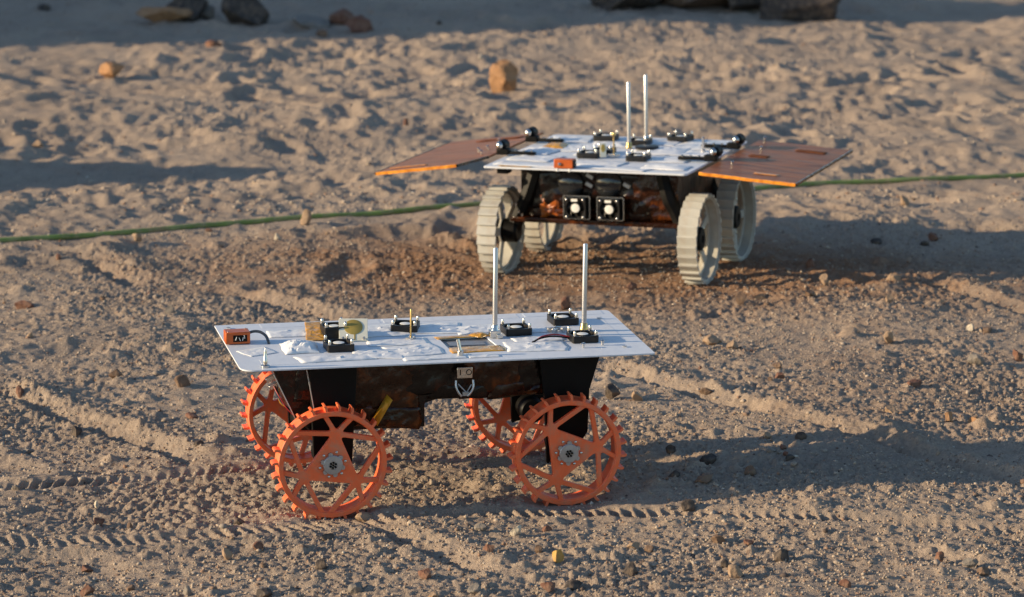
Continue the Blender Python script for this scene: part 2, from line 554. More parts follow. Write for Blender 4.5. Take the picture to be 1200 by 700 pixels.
def build_height():
    near = sstep(9.4, 8.2, YY)                      # raked, pebbly yard in front
    fine = sstep(4.0, 2.4, np.abs(XX)) * sstep(4.3, 5.0, YY) * sstep(17, 14, YY)
    ra = np.exp(-(((XX + 0.15) / 0.62) ** 2 + ((YY - 6.24) / 0.45) ** 2))
    rb = np.exp(-(((XX - 0.27) / 0.55) ** 2 + ((YY - 8.44) / 0.45) ** 2))
    calm = 1 - np.clip(ra + rb, 0, 1)
    z = 0.030 * perlin(XX * 0.7, YY * 0.7, 1) * calm + 0.016 * perlin(XX * 1.9, YY * 1.9, 2) * calm
    z += 0.0055 * perlin(XX * 5, YY * 6.5, 3) * (0.35 + 0.65 * calm)
    # trampled loose sand behind
    wob = 0.06 * perlin(XX * 3, YY * 3, 9)
    far = 1 - near
    z += far * (0.012 * perlin(XX * 2.6 + wob, YY * 2.6, 4) + 0.009 * perlin(XX * 6.5, YY * 5.5 + wob * 6, 5) + (0.0075 * perlin(XX * 11, YY * 9, 27) + 0.0055 * perlin(XX * 23, YY * 15, 37)) * (0.9 + 1.1 * perlin(XX * 1.3, YY * 1.3, 38)) + 0.004 * (0.4 - np.abs(perlin(XX * 9, YY * 9, 6))) * 2)
    z += 0.0028 * perlin(XX * 15, YY * 21, 7) * fine + 0.0030 * perlin(XX * 31, YY * 42, 8) * fine
    z += (0.0042 * perlin(XX * 62, YY * 66, 10) + 0.0056 * perlin(XX * 118, YY * 108, 11) + 0.0040 * perlin(XX * 6, YY * 58, 28)) * fine * (0.45 + 0.55 * near) * (0.75 + 0.9 * perlin(XX * 2.3, YY * 2.3, 29))
    cl = perlin(XX * 26, YY * 26, 12) * near
    z += 0.008 * np.clip(cl - 0.30, 0, 1) * fine
    # unseen mounds added on the left to cast shade on hollow and far edge
    shade_bank = np.exp(-((XX + 2.30) / 0.27) ** 2 - ((YY - 9.78) / 0.36) ** 2)
    z += 0.37 * shade_bank * (1 + 0.25 * perlin(XX * 4, YY * 4, 13))
    shade_ridge = np.exp(-((XX + 9.0 + 0.8 * perlin(YY * 0.25, YY * 0, 14)) / 2.6) ** 2) * sstep(10.1, 12.9, YY) * sstep(60, 30, YY) * (0.80 + 0.55 * perlin(YY * 0.9, YY * 0 + 3.3, 35) + 0.30 * perlin(YY * 2.3, YY * 0 + 1.7, 36))
    z += shade_ridge * (3.1 + 0.5 * perlin(XX * 0.8, YY * 0.8, 15) + 0.15 * perlin(XX * 3, YY * 3, 16))
    # hollow with the shaded floor at the left
    z -= 0.035 * np.exp(-((XX + 1.35) / 0.42) ** 2 - ((YY - 10.02) / 0.36) ** 2)
    # footprints
    fr = np.random.default_rng(21)
    for k in range(322):
        if k < 300:
            y = 8.7 + 6.0 * fr.random()
            x = (fr.random() * 2 - 1) * (0.19 * y + 0.25)
            dep = 0.005 + 0.010 * fr.random()
        else:
            y = 5.6 + 3.2 * fr.random()
            x = (fr.random() * 2 - 1) * (0.19 * y + 0.1)
            dep = 0.004 + 0.007 * fr.random()
            if ra[np.searchsorted(GYA, y), np.searchsorted(GXA, x)] > 0.25:
                continue
        a = fr.random() * np.pi
        w = window(x - 0.3, x + 0.3, y - 0.3, y + 0.3)
        dx, dy = XX[w] - x, YY[w] - y
        u, v = dx * np.cos(a) + dy * np.sin(a), -dx * np.sin(a) + dy * np.cos(a)
        q = np.sqrt((u / 0.14) ** 2 + (v / (0.05 + 0.03 * fr.random())) ** 2) + 0.15 * perlin(XX[w] * 20, YY[w] * 20, k % 7)
        z[w] += dep * (-np.exp(-(q / 0.85) ** 4) + 0.55 * np.exp(-((q - 1.35) / 0.30) ** 2))
    # small pushed-up clods and pits
    for k in range(1000):
        y = 5.4 + 3.9 * fr.random() ** 1.2
        x = (fr.random() * 2 - 1) * (0.18 * y + 0.1)
        r = 0.007 + 0.016 * fr.random() ** 2
        w = window(x - 3 * r, x + 3 * r, y - 3 * r, y + 3 * r)
        q = ((XX[w] - x) ** 2 + ((YY[w] - y) * (0.7 + 0.6 * fr.random())) ** 2) / r ** 2
        z[w] += r * (0.50 if k % 4 else -0.45) * np.exp(-q ** 1.4)
    # the hose lies on a smoothed strip
    w, X, Y, sd, ss, fade = seg_field(HOSE, 0.3)
    k = np.exp(-(sd / 0.075) ** 2) * fade
    z[w] = z[w] * (1 - k) + k * (0.25 * z[w] + 0.004)
    # straight ruts: steep left wall, wide lit right wall
    for path, dep, wd in RUTS:
        w, X, Y, sd, ss, fade = seg_field(path, 0.35)
        sd = sd + 0.006 * perlin(X * 9, Y * 9, 17) + 0.003 * perlin(X * 40, Y * 40, 18)
        g = np.interp(sd / wd, [-1.6, -0.75, -0.25, -0.05, 1.15, 1.6, 3.2], [0.0, 0.12, -0.9, -1.0, 0.62, 0.55, 0.0])
        z[w] += dep * g * fade * (0.85 + 0.3 * perlin(X * 6, Y * 6, 19))
    # toothed wheel tracks
    for i, (path, amp) in enumerate(TRACKS):
        w, X, Y, sd, ss, fade = seg_field(path, 0.2)
        z[w] *= 1 - 0.55 * np.exp(-(sd / 0.04) ** 4) * fade
        sd = sd + 0.005 * perlin(X * 12, Y * 12, 20)
        pr = np.exp(-(sd / 0.026) ** 4)
        rim = np.exp(-((np.abs(sd) - 0.040) / 0.014) ** 2)
        ph = 2 * np.pi * (ss + 0.25 * sd * (1 if i == 0 else -1.6)) / 0.0247 + 1.0 * perlin(X * 9, Y * 9, 21)
        keep = 0.28 + 0.72 * sstep(-0.25, 0.30, perlin(X * 4.5, Y * 4.5, 22 + i))
        tooth = np.maximum(np.cos(ph), -0.35)
        z[w] += amp * fade * (pr * (-0.55 + 0.85 * tooth * keep) + 0.30 * rim * (1 + 0.8 * perlin(X * 25, Y * 25, 24)))
    # a little sand pushed up against each wheel of the near rover
    for x, y in ((-0.335, 6.0), (0.108, 6.1), (0.02, 6.5), (-0.423, 6.4)):
        w = window(x - 0.2, x + 0.2, y - 0.2, y + 0.2)
        dx, dy = XX[w] - x, YY[w] - y
        k = np.exp(-(dx / 0.085) ** 4 - ((dy - 0.01) / 0.055) ** 4)
        z[w] = z[w] * (1 - 0.75 * k) - 0.005 * k
        z[w] += 0.005 * np.exp(-((np.abs(dx) - 0.085) / 0.03) ** 2 - (dy / 0.05) ** 2) * (1 + perlin(XX[w] * 30, YY[w] * 30, 25))
    return z


ZZ = build_height()


def ground_z(x, y):
    i = np.clip(np.searchsorted(GXA, x) - 1, 0, len(GXA) - 2)
    j = np.clip(np.searchsorted(GYA, y) - 1, 0, len(GYA) - 2)
    u = (x - GXA[i]) / (GXA[i + 1] - GXA[i])
    v = (y - GYA[j]) / (GYA[j + 1] - GYA[j])
    return (ZZ[j, i] * (1 - u) + ZZ[j, i + 1] * u) * (1 - v) + (ZZ[j + 1, i] * (1 - u) + ZZ[j + 1, i + 1] * u) * v


def mesh_np(name, verts, loops, nper):
    me = bpy.data.meshes.new(name)
    nf = len(loops) // nper
    me.vertices.add(len(verts))
    me.vertices.foreach_set('co', verts.astype(np.float32).ravel())
    me.loops.add(len(loops))
    me.loops.foreach_set('vertex_index', loops.astype(np.int32))
    me.polygons.add(nf)
    me.polygons.foreach_set('loop_start', np.arange(0, nf * nper, nper, dtype=np.int32))
    me.update(calc_edges=True)
    return me


def build_ground():
    ny, nx = XX.shape
    V = np.stack([XX.ravel(), YY.ravel(), ZZ.ravel()], 1)
    idx = np.arange(nx * ny).reshape(ny, nx)
    q = np.stack([idx[:-1, :-1], idx[:-1, 1:], idx[1:, 1:], idx[1:, :-1]], -1).reshape(-1)
    me = mesh_np('ground', V, q, 4)
    me.shade_smooth()
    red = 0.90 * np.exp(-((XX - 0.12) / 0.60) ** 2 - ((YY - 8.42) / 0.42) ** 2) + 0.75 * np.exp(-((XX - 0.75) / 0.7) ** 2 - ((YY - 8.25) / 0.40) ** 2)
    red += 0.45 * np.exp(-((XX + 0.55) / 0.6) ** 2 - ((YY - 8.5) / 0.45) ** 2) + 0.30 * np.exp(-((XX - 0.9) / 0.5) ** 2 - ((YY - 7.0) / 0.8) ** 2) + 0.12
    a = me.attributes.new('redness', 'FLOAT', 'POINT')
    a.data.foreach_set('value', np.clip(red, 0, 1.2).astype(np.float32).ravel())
    o = link('ground', me, sand_material())
    o['kind'] = 'structure'
    return o


build_ground()

# ------------------------------------------------------------------ rover parts
def screw(parent, x, y, z, h=0.012, r=0.0022, m='steel', name='screw'):
    key = 'scr_%s_%.4f_%.4f' % (m, h, r)
    me = bpy.data.meshes.get(key)
    if me is None:
        me = MB().lathe([(r * 0.62, 0), (r * 0.62, h * 0.52), (r, h * 0.55), (r * 1.05, h * 0.8), (r * 0.7, h * 0.95), (0.0001, h)], 10).mesh(key, 40)
        me.materials.append(M[m])
    return link(name, me, None, parent, (x, y, z))


FAN = {}


def fan(parent, x, y, z, rotz=0.0, size=0.052, h=0.0145, mtx=None, tall=0.021, label=None):
    """square cooling fan: frame with a round opening > rotor, hub_sticker, four screws"""
    key = (size, h)
    if key not in FAN:
        s = size / 2
        fr = plate_mesh('fan_frame', round_poly([(-s, -s), (s, -s), (s, s), (-s, s)], size * 0.09), [circle(s * 0.90, 40)], h / 2 - 0.0006, 0.0005)
        fr.materials.append(M['black'])
        rb = MB()
        for k in range(7):
            a = 2 * math.pi * k / 7
            vs = []
            for rr, tw in ((s * 0.44, 0.0), (s * 0.64, 0.14), (s * 0.86, 0.26)):
                for e, zz in ((-0.30, -0.26), (0.30, 0.26)):
                    w = a + tw + e
                    vs.append((rr * math.cos(w), rr * math.sin(w), zz * h))
            rb.add(vs, [(0, 2, 3, 1), (2, 4, 5, 3)])
        rb.lathe([(s * 0.48, -h * 0.35), (s * 0.48, h * 0.33), (s * 0.45, h * 0.38)], 24)
        ro = rb.mesh('fan_rotor', 35)
        ro.materials.append(M['black'])
        st = MB().lathe([(s * 0.42, h * 0.38), (s * 0.42, h * 0.41), (s * 0.405, h * 0.42)], 24).mesh('hub_sticker', 35)
        st.materials.append(M['sticker'])
        FAN[key] = (fr, ro, st)
    fr, ro, st = FAN[key]
    f = link('fan', fr, None, parent)
    f.matrix_local = (mtx if mtx is not None else Matrix.Translation((x, y, z + h / 2)) @ Matrix.Rotation(rotz, 4, 'Z'))
    link('rotor', ro, None, f)
    link('hub_sticker', st, None, f)
    d = size / 2 - size * 0.09
    for i, j in ((-1, -1), (1, -1), (1, 1), (-1, 1)):
        screw(f, i * d, j * d, -h / 2 + (0.003 if tall > h else h - 0.001), tall, 0.0030)
    return f


def crumple(name, parent, cx, cy, z, w, d, amp, m, seed, rotz=0.0, n=17, puff=0.0, mtx=None, freq=1.0):
    """a thin, wrinkled sheet of tape or film lying on a surface"""
    r = random.Random(seed)
    ox, oy = r.random() * 50, r.random() * 50
    nx, ny = n, max(5, int(n * d / w))
    vs, fs = [], []
    for j in range(ny + 1):
        for i in range(nx + 1):
            u, v = i / nx, j / ny
            x, y = (u - 0.5) * w, (v - 0.5) * d
            e = min(u, 1 - u, v, 1 - v) * 4
            e = min(1, e)
            q = Vector((ox + x * 30 * freq, oy + y * 45 * freq, seed))
            h = abs(mnoise.noise(q)) * 0.9 + 0.5 * abs(mnoise.noise(q * 2.3)) + 0.34 * abs(mnoise.noise(q * 4.9))
            zz = 0.0009 + 0.50 * amp * h * (0.06 + 0.94 * e) + puff * math.sin(math.pi * u) ** 0.7 * math.sin(math.pi * v) ** 0.7
            jx = mnoise.noise(q * 0.8 + Vector((9, 0, 0))) * w * 0.06 * (1 if e < 1 else 0.5)
            jy = mnoise.noise(q * 0.8 + Vector((0, 9, 0))) * d * 0.06 * (1 if e < 1 else 0.5)
            vs.append((x + jx, y + jy, zz))
    for j in range(ny):
        for i in range(nx):
            a = j * (nx + 1) + i
            fs.append((a, a + 1, a + nx + 2, a + nx + 1))
    mt = mtx if mtx is not None else Matrix.Translation((cx, cy, z)) @ Matrix.Rotation(rotz, 4, 'Z')
    fs = [t for q in fs for t in ((q[0], q[1], q[2]), (q[0], q[2], q[3]))]
    o = MB().add(vs, fs).build(name, M[m], parent, smooth=30 if 'film' in m else 14)
    o.matrix_local = mt
    s = o.modifiers.new('thickness', 'SOLIDIFY')
    s.thickness = 0.0004
    return o


def rod(parent, x, y, z, length, r=0.0048, base='steel', lean=(0, 0)):
    """upright antenna rod > base collar"""
    t = Vector((lean[0], lean[1], length))
    o = MB().tube([(0, 0, 0), t * 0.985, t], [r, r, r * 0.75], 20).build('antenna_rod', M['alu'], parent, 50)
    o.location = (x, y, z)
    MB().lathe([(0.0085, 0), (0.0085, 0.006), (0.0068, 0.008), (0.0068, 0.014), (0.0060, 0.015)], 16).build('collar', M[base], o, 40)
    return o


def hub_pose(x, y, z, outward, spin):
    """wheel local z is its axle pointing outwards, local x/y the wheel plane"""
    out = Vector(outward).normalized()
    up = Vector((0, 0, 1))
    xx = up.cross(out).normalized()
    m = Matrix((xx, out.cross(xx), out)).transposed().to_4x4()
    return Matrix.Translation((x, y, z)) @ m @ Matrix.Rotation(spin, 4, 'Z')

# ---- orange spoked wheel meshes
WR, WIN, WW = 0.1025, 0.0935, 0.044


def orange_wheel_meshes():
    rim = MB().lathe([(WR, -WW / 2 + 0.001), (WR, WW / 2 - 0.001), (WR - 0.001, WW / 2), (WIN + 0.001, WW / 2), (WIN, WW / 2 - 0.001), (WIN, -WW / 2 + 0.001),
                      (WIN + 0.001, -WW / 2), (WR - 0.001, -WW / 2)], 84, closed=True).mesh('orange_rim', 30)
    rim.materials.append(M['orange'])
    R0, rj, hw = WIN + 0.0005, 0.0585, 0.0044
    offs = [54, 15, -15, -54]
    holes = []

    def pol(r, a):
        return (r * math.cos(rad(a)), r * math.sin(rad(a)))

    def arc(a0, a1, n=10):
        return [pol(WIN - 0.0015, a0 + (a1 - a0) * k / n) for k in range(n + 1)]
    for j in range(3):
        ja = 120 * j
        J = pol(rj, ja)
        for o1, o0 in zip(offs[:-1], offs[1:]):
            pts = [J] + arc(ja + o0, ja + o1)
            of = [hw] + [0.0] * 10 + [hw]
            holes.append(round_poly(inset_convex(pts, of), 0.0045))
        J2 = pol(rj, ja + 120)
        pts = [J2, J] + arc(ja + 54, ja + 120 - 54, 4)
        of = [0.0048, hw] + [0.0] * 4 + [hw]
        # edge J2 -> J is the side of the central triangle
        holes.append(round_poly(inset_convex(pts, of), 0.0045))
    face = plate_mesh('wheel_face', circle(R0 + 0.002, 84), holes, 0.0050, 0.0011)
    face.materials.append(M['orange'])
    # hooked tooth at angle 0, swept a little backwards
    prof = [(WR - 0.0015, -0.0026), (WR - 0.0015, 0.0026), (WR + 0.0060, 0.0026), (WR + 0.0100, 0.0044), (WR + 0.0116, 0.0038), (WR + 0.0116, 0.0006), (WR + 0.0100, -0.0008), (WR + 0.0060, -0.0022)]
    tb = MB()
    n = len(prof)
    vs = [(a, b, WW / 2 - 0.0270) for a, b in prof] + [(a, b, WW / 2 - 0.0012) for a, b in prof]
    tb.add(vs, [tuple(range(n - 1, -1, -1)), tuple(range(n, 2 * n))] + [(i, (i + 1) % n, (i + 1) % n + n, i + n) for i in range(n)])
    tooth = tb.mesh('tooth', 30)
    tooth.materials.append(M['orange'])
    hb = MB().lathe([(0.0185, 0.0), (0.0185, 0.0050), (0.0175, 0.0060), (0.0080, 0.0064), (0.0078, 0.0050), (0.0030, 0.0050)], 28)
    for k in range(6):
        a = rad(60 * k + 20)
        hb.tube([(0.0195 * math.cos(a), 0.0195 * math.sin(a), 0.0), (0.0195 * math.cos(a), 0.0195 * math.sin(a), 0.0042)], 0.0045, 10)
    hub = hb.mesh('hub', 30)
    hub.materials.append(M['grey'])
    sb = MB()
    for k in range(6):
        a = rad(60 * k)
        sb.tube([(0.0052 * math.cos(a), 0.0052 * math.sin(a), 0.004), (0.0052 * math.cos(a), 0.0052 * math.sin(a), 0.0072)], 0.0021, 8)
    sb.lathe([(0.0022, 0.004), (0.0022, 0.0068)], 10)
    sc = sb.mesh('hub_screws', 30)
    sc.materials.append(M['blackm'])
    return rim, face, tooth, hub, sc


OW = orange_wheel_meshes()


def orange_wheel(parent, pose):
    w = link('wheel', OW[0], None, parent, mtx=pose)
    link('spoke_plate', OW[1], None, w, (0, 0, WW / 2 - 0.0085))
    for k in range(27):
        link('tooth', OW[2], None, w, mtx=Matrix.Rotation(2 * math.pi * k / 27, 4, 'Z'))
    h = link('hub', OW[3], None, w, (0, 0, WW / 2 - 0.0025))
    link('hub_bolts', OW[4], None, w, (0, 0, WW / 2 - 0.0025))
    for k in range(6):
        a = rad(60 * k + 50)
        screw(w, 0.0245 * math.cos(a), 0.0245 * math.sin(a), WW / 2 - 0.0040, 0.004, 0.0024, name='bolt')
    return w


# ================================================================== near rover
def rover_matrix(o, yaw, pitch, roll, zh):
    m = Matrix.Rotation(yaw, 4, 'Z') @ Matrix.Rotation(pitch, 4, 'X') @ Matrix.Rotation(roll, 4, 'Y')
    return Matrix.Translation(Vector(o) - m.to_3x3() @ Vector((0, 0, zh))) @ m


ZH = 0.105
DZ = ZH + 0.1836                 # top face of the decks above the root


def near_rover():
    root = bpy.data.objects.new('rover', None)
    C.objects.link(root)
    root.matrix_world = rover_matrix((-0.156, 6.2428, 0.105), 0.2244, 0.0268, 0.0073, ZH)
    tag(root, 'nearer rover with four orange spoked wheels under a long white deck', 'rover')
    L, W = 0.79, 0.362
    x0, x1, y0, y1 = -L / 2, L / 2, -W / 2, W / 2
    hole = [(0.018, -0.118), (0.116, -0.112), (0.106, 0.006), (0.014, 0.000)]
    out = round_poly([(x0, y0), (x1, y0), (x1, y1), (x0, y1)], [0.030, 0.006, 0.014, 0.003], 6)
    deck = link('deck', plate_mesh('deck', out, [hole], 0.0014, 0.0003), M['deck'], root, (0, 0, DZ - 0.0014))
    zt = 0.0014                      # deck top in deck space

    def T(cx, cy, w, d, amp, seed, m='tape', **k):
        return crumple('tape', deck, cx, cy, zt, w, d, amp, m, seed, **k)
    # flat tape strips that tile the deck
    for i, (cx, cy, w, d) in enumerate([(-0.19, 0.160, 0.235, 0.034), (0.07, 0.160, 0.27, 0.034), (0.298, 0.162, 0.16, 0.030), 
                                        (0.345, 0.03, 0.040, 0.20), (-0.30, -0.125, 0.10, 0.045)]):
        b = MB().box((0, 0, 0.0), (w, d, 0.0006))
        o = b.build('tape_strip', M['tape2' if i % 2 else 'deck'], deck)
        o.location = (cx, cy, zt + 0.0001 * (i % 3))
        o.rotation_euler.z = rad((-1) ** i * 0.35)
    T(-0.255, 0.088, 0.095, 0.055, 0.012, 3)
    T(-0.262, -0.032, 0.070, 0.085, 0.020, 4, puff=0.010, n=15)
    T(-0.205, -0.118, 0.150, 0.048, 0.012, 5, rotz=0.05)
    T(-0.125, -0.10, 0.10, 0.07, 0.012, 6, rotz=-0.2)
    T(-0.085, 0.08, 0.11, 0.095, 0.011, 7, rotz=0.1)
    T(0.01, 0.085, 0.13, 0.085, 0.012, 8, rotz=-0.12)
    T(-0.05, -0.085, 0.10, 0.085, 0.010, 9, rotz=0.15)
    T(-0.07, -0.015, 0.12, 0.05, 0.008, 10)
    T(0.115, 0.062, 0.12, 0.065, 0.011, 11, rotz=0.1)
    T(0.185, -0.092, 0.115, 0.075, 0.010, 12, rotz=-0.1)
    T(0.20, -0.035, 0.10, 0.045, 0.009, 13, rotz=0.05)
    T(-0.02, -0.145, 0.13, 0.030, 0.008, 14, rotz=0.03)
    T(0.205, 0.035, 0.07, 0.04, 0.008, 15)
    T(-0.145, 0.10, 0.05, 0.06, 0.009, 16)
    T(0.07, -0.150, 0.06, 0.020, 0.006, 17)
    T(-0.345, -0.045, 0.060, 0.05, 0.004, 18, rotz=0.4)
    for x, y in ((0.3581, 0.1068), (0.3492, -0.1254), (-0.372, 0.15)):
        MB().lathe([(0.0045, 0.0007), (0.0045, 0.0012), (0.003, 0.0014)], 14).build('rivet', M['grey'], deck).location = (x, y, zt + 0.0012)

    # opening edged with yellow film, bare metal underneath
    bay = MB().add([(0.010, -0.125, -0.0012), (0.124, -0.120, -0.0012), (0.114, 0.014, -0.0012), (0.006, 0.008, -0.0012)], [(0, 1, 2, 3)])
    bay.box((0.060, -0.035, -0.0002), (0.070, 0.030, 0.0012))
    bayo = bay.build('instrument_bay', M['baymetal'], root)
    bayo.location = (0, 0, DZ - 0.0024)
    crumple('edge_film', bayo, 0.068, -0.095, 0.0022, 0.104, 0.044, 0.004, 'kapton', 31, rotz=0.04)
    crumple('edge_film', bayo, 0.060, 0.006, 0.0028, 0.105, 0.020, 0.003, 'kapton', 32, rotz=0.08)
    crumple('edge_film', bayo, 0.095, 0.012, 0.0028, 0.034, 0.034, 0.006, 'kapton', 33, rotz=0.7, puff=0.004)
    # yellow film flap beside the antenna board
    crumple('film_flap', root, 0, 0, 0, 0.040, 0.100, 0.006, 'kapton', 37, mtx=Matrix.Translation((-0.214, 0.068, DZ + 0.008)) @ Matrix.Rotation(rad(-8), 4, 'Z') @ Matrix.Rotation(rad(7), 4, 'X'))

    # fans
    fan(root, -0.190, -0.048, DZ, 0.02)
    fan(root, -0.182, 0.052, DZ, 0.05, size=0.046, h=0.024, tall=0.031)
    fan(root, -0.036, 0.082, DZ, -0.32)
    fan(root, 0.170, 0.020, DZ, 0.05)
    fan(root, 0.280, 0.088, DZ, 0.05)
    fan(root, 0.283, -0.058, DZ, 0.03)

    # orange sensor box with cable
    b = MB().box((0, 0, 0.0115), (0.047, 0.032, 0.023)).build('sensor_box', M['orange_box'], root, bevel=0.0016)
    b.location = (-0.372, 0.034, DZ + 0.0012)
    b.rotation_euler.z = 0.0
    MB().box((0.004, -0.0162, 0.0110), (0.027, 0.0012, 0.013)).build('window', M['blackm'], b, bevel=0.0004)
    for x, z, a in ((-0.004, 0.013, 0.5), (0.003, 0.0115, -0.6), (0.009, 0.012, 0.4), (0.012, 0.016, -0.3)):
        MB().tube([(x - 0.0022 * math.sin(a), -0.0174, z - 0.005), (x + 0.0022 * math.sin(a), -0.0174, z + 0.0015)], 0.0007, 6).build('pin', M['sticker'], b)
    screw(b, -0.018, -0.010, 0.023, 0.002, 0.002)
    screw(b, 0.018, 0.010, 0.023, 0.002, 0.002)
    pts = [(0.022, 0.004, 0.016), (0.034, 0.006, 0.0185), (0.046, 0.004, 0.017), (0.055, -0.004, 0.011), (0.058, -0.014, 0.003), (0.058, -0.02, 0.0005)]
    MB().tube(smooth_path(pts, 5), 0.0028, 8).build('cable', M['cable'], b, 60)

    # pointed post at the near left corner
    o = MB().lathe([(0.0085, 0), (0.0085, 0.003), (0.0042, 0.0045), (0.0042, 0.014), (0.0034, 0.0155), (0.0030, 0.028), (0.0006, 0.036)], 14).build('pointed_post', M['steel'], root, 40)
    o.location = (-0.347, -0.160, DZ + 0.0008)
    # patch antenna board
    ab = MB().box((0, 0, 0.027), (0.055, 0.0022, 0.054)).build('patch_antenna', M['board'], root, bevel=0.0005)
    ab.location = (-0.152, 0.004, DZ + 0.002)
    ab.rotation_euler = (rad(-52), 0, rad(-9))
    q = MB().lathe([(0.0178, 0.0), (0.0178, 0.0007), (0.0174, 0.0009)], 32).build('gold_disc', M['gold'], ab)
    q.location = (0.0, -0.0013, 0.0325)
    q.rotation_euler.x = rad(90)
    MB().box((0.0025, -0.0014, 0.009), (0.0026, 0.0006, 0.016)).build('gold_feed', M['gold'], ab)
    for s in (-1, 1):
        screw(ab, 0.020 * s, -0.004, 0.0, 0.006, 0.003)
    # thin brass whip
    wp = MB().tube([(0, 0, 0), (0, 0, 0.056), (0, 0, 0.058)], [0.0017, 0.0017, 0.0009], 10).build('whip_antenna', M['brass'], root, 50)
    wp.location = (-0.041, 0.003, DZ + 0.002)
    MB().box((0, 0, 0.0018), (0.020, 0.006, 0.0035)).box((0, 0, 0.0022), (0.006, 0.018, 0.0035)).build('base_cross', M['steel'], wp, bevel=0.0005)
    # two upright rods
    rod(root, 0.122, -0.006, DZ + 0.010, 0.166)
    MB().box((0, 0, 0.007), (0.020, 0.018, 0.014)).box((0.008, -0.010, 0.004), (0.012, 0.010, 0.008)).build('rod_block', M['steel'], root, bevel=0.001).location = (0.121, -0.007, DZ + 0.0008)
    r2 = rod(root, 0.3035, 0.012, DZ + 0.002, 0.172, base='brass')
    # tilted silver post
    tp = MB().tube([(0, 0, 0.001), (0, 0, 0.009)], 0.0062, 14).tube([(0, 0, 0.009), (-0.004, 0.004, 0.030)], 0.0034, 12).build('silver_post', M['steel'], root, 40)
    tp.location = (0.026, -0.138, DZ + 0.001)
    # connectors, wires and loose screws near the right end
    for i, (x, y, a) in enumerate(((0.238, 0.016, 0.2), (0.253, 0.022, -0.3), (0.264, 0.012, 0.5), (0.243, 0.003, 0.9))):
        o = MB().box((0, 0, 0.004), (0.014, 0.007, 0.007)).tube([(0.006, 0, 0.004), (0.014, 0, 0.004)], 0.002, 8).build('connector', M['steel' if i % 2 else 'grey'], root, bevel=0.0008)
        o.location = (x, y, DZ + 0.002)
        o.rotation_euler.z = a
    MB().tube(smooth_path([(0.185, -0.070, DZ + 0.004), (0.205, -0.058, DZ + 0.011), (0.232, -0.052, DZ + 0.012), (0.262, -0.058, DZ + 0.007)], 5), 0.0016, 6).build('wire', M['red'], root, 60)
    MB().tube(smooth_path([(0.180, -0.074, DZ + 0.004), (0.20, -0.064, DZ + 0.009), (0.228, -0.058, DZ + 0.010), (0.262, -0.060, DZ + 0.005)], 5), 0.0016, 6).build('wire', M['blackm'], root, 60)
    for x, y in ((0.270, -0.118), (0.311, -0.104)):
        screw(root, x, y, DZ + 0.001, 0.010, 0.004)

    # body under the deck, wrapped in dark film
    zb = ZH
    bt = DZ - 0.0052
    body = MB().prism([(-0.288, zb + 0.074), (-0.255, zb + 0.044), (-0.0379, zb + 0.044), (-0.0379, zb + 0.090), (-0.016, zb + 0.0965), (0.265, zb + 0.0965), (0.285, zb + 0.125), (0.304, bt), (-0.332, bt)], -0.122, 0.122).build('body', M['film'], root, bevel=0.002)
    k = 0
    RX = Matrix.Rotation(rad(90), 4, 'X')
    for cx, cz, w, d in ((-0.23, 0.135, 0.11, 0.075), (-0.12, 0.125, 0.14, 0.10), (-0.02, 0.142, 0.13, 0.07), (0.09, 0.14, 0.13, 0.075), (0.20, 0.138, 0.12, 0.072), (-0.11, 0.068, 0.13, 0.045), (0.03, 0.112, 0.12, 0.03), (0.16, 0.113, 0.16, 0.03)):
        k += 1
        crumple('film_sheet', body, 0, 0, 0, w, d, 0.015, 'film' if k % 2 else 'film_amber', 50 + k, n=15, mtx=Matrix.Translation((cx, -0.1225, zb + cz)) @ RX @ Matrix.Rotation(0.1 * math.sin(k * 5), 4, 'Z'))
    # yellow tab of film poking out
    tb = MB().add([(-0.146, -0.136, zb + 0.060), (-0.132, -0.142, zb + 0.056), (-0.102, -0.134, zb + 0.102), (-0.112, -0.126, zb + 0.112), (-0.119, -0.140, zb + 0.094)], [(0, 1, 4), (1, 2, 4), (2, 3, 4), (3, 0, 4)]).build('film_tab', M['kapton'], root, smooth=10)
    tb.modifiers.new('thickness', 'SOLIDIFY').thickness = 0.001
    # switch plate with I and O, wire handle below
    sp = MB().box((0, 0, 0), (0.030, 0.004, 0.021)).build('switch_plate', M['steel'], root, bevel=0.0008)
    sp.location = (0.033, -0.147, zb + 0.153)
    MB().box((-0.0085, -0.0024, 0.001), (0.0017, 0.0010, 0.0105)).build('mark_bar', M['blackm'], sp)
    ring = MB().lathe([(0.0042, -0.0005), (0.0056, -0.0005), (0.0056, 0.0005), (0.0042, 0.0005)], 22, closed=True).build('mark_ring', M['blackm'], sp)
    ring.location = (0.0080, -0.0024, 0.001)
    ring.rotation_euler.x = rad(90)
    for s, e in ((-1, 0.003), (1, -0.003)):
        MB().tube(smooth_path([(0.033 + s * 0.0165, -0.146, zb + 0.138), (0.033 + s * 0.0165, -0.150, zb + 0.125), (0.033 + s * 0.011, -0.151, zb + 0.114), (0.033 + s * 0.006, -0.149, zb + 0.108)], 5), 0.0022, 8).build('wire_loop', M['alu'], root, 60)
    MB().box((0.036, -0.148, zb + 0.112), (0.014, 0.004, 0.008)).build('wire_clip', M['grey'], root, bevel=0.0006)
    MB().tube([(0.020, -0.149, zb + 0.132), (0.036, -0.151, zb + 0.115), (0.046, -0.149, zb + 0.130)], 0.0015, 6).build('wire_loop', M['grey'], root, 60)

    # black plates carrying the wheels
    plL = [(-0.2527, zb - 0.020), (-0.1812, zb - 0.0235), (-0.172, bt - 0.004), (-0.262, bt - 0.004)]
    plR = [(0.196, zb - 0.034), (0.247, zb - 0.018), (0.2747, zb + 0.026), (0.2765, zb + 0.108), (0.296, bt - 0.004), (0.178, bt - 0.004), (0.190, zb + 0.088)]
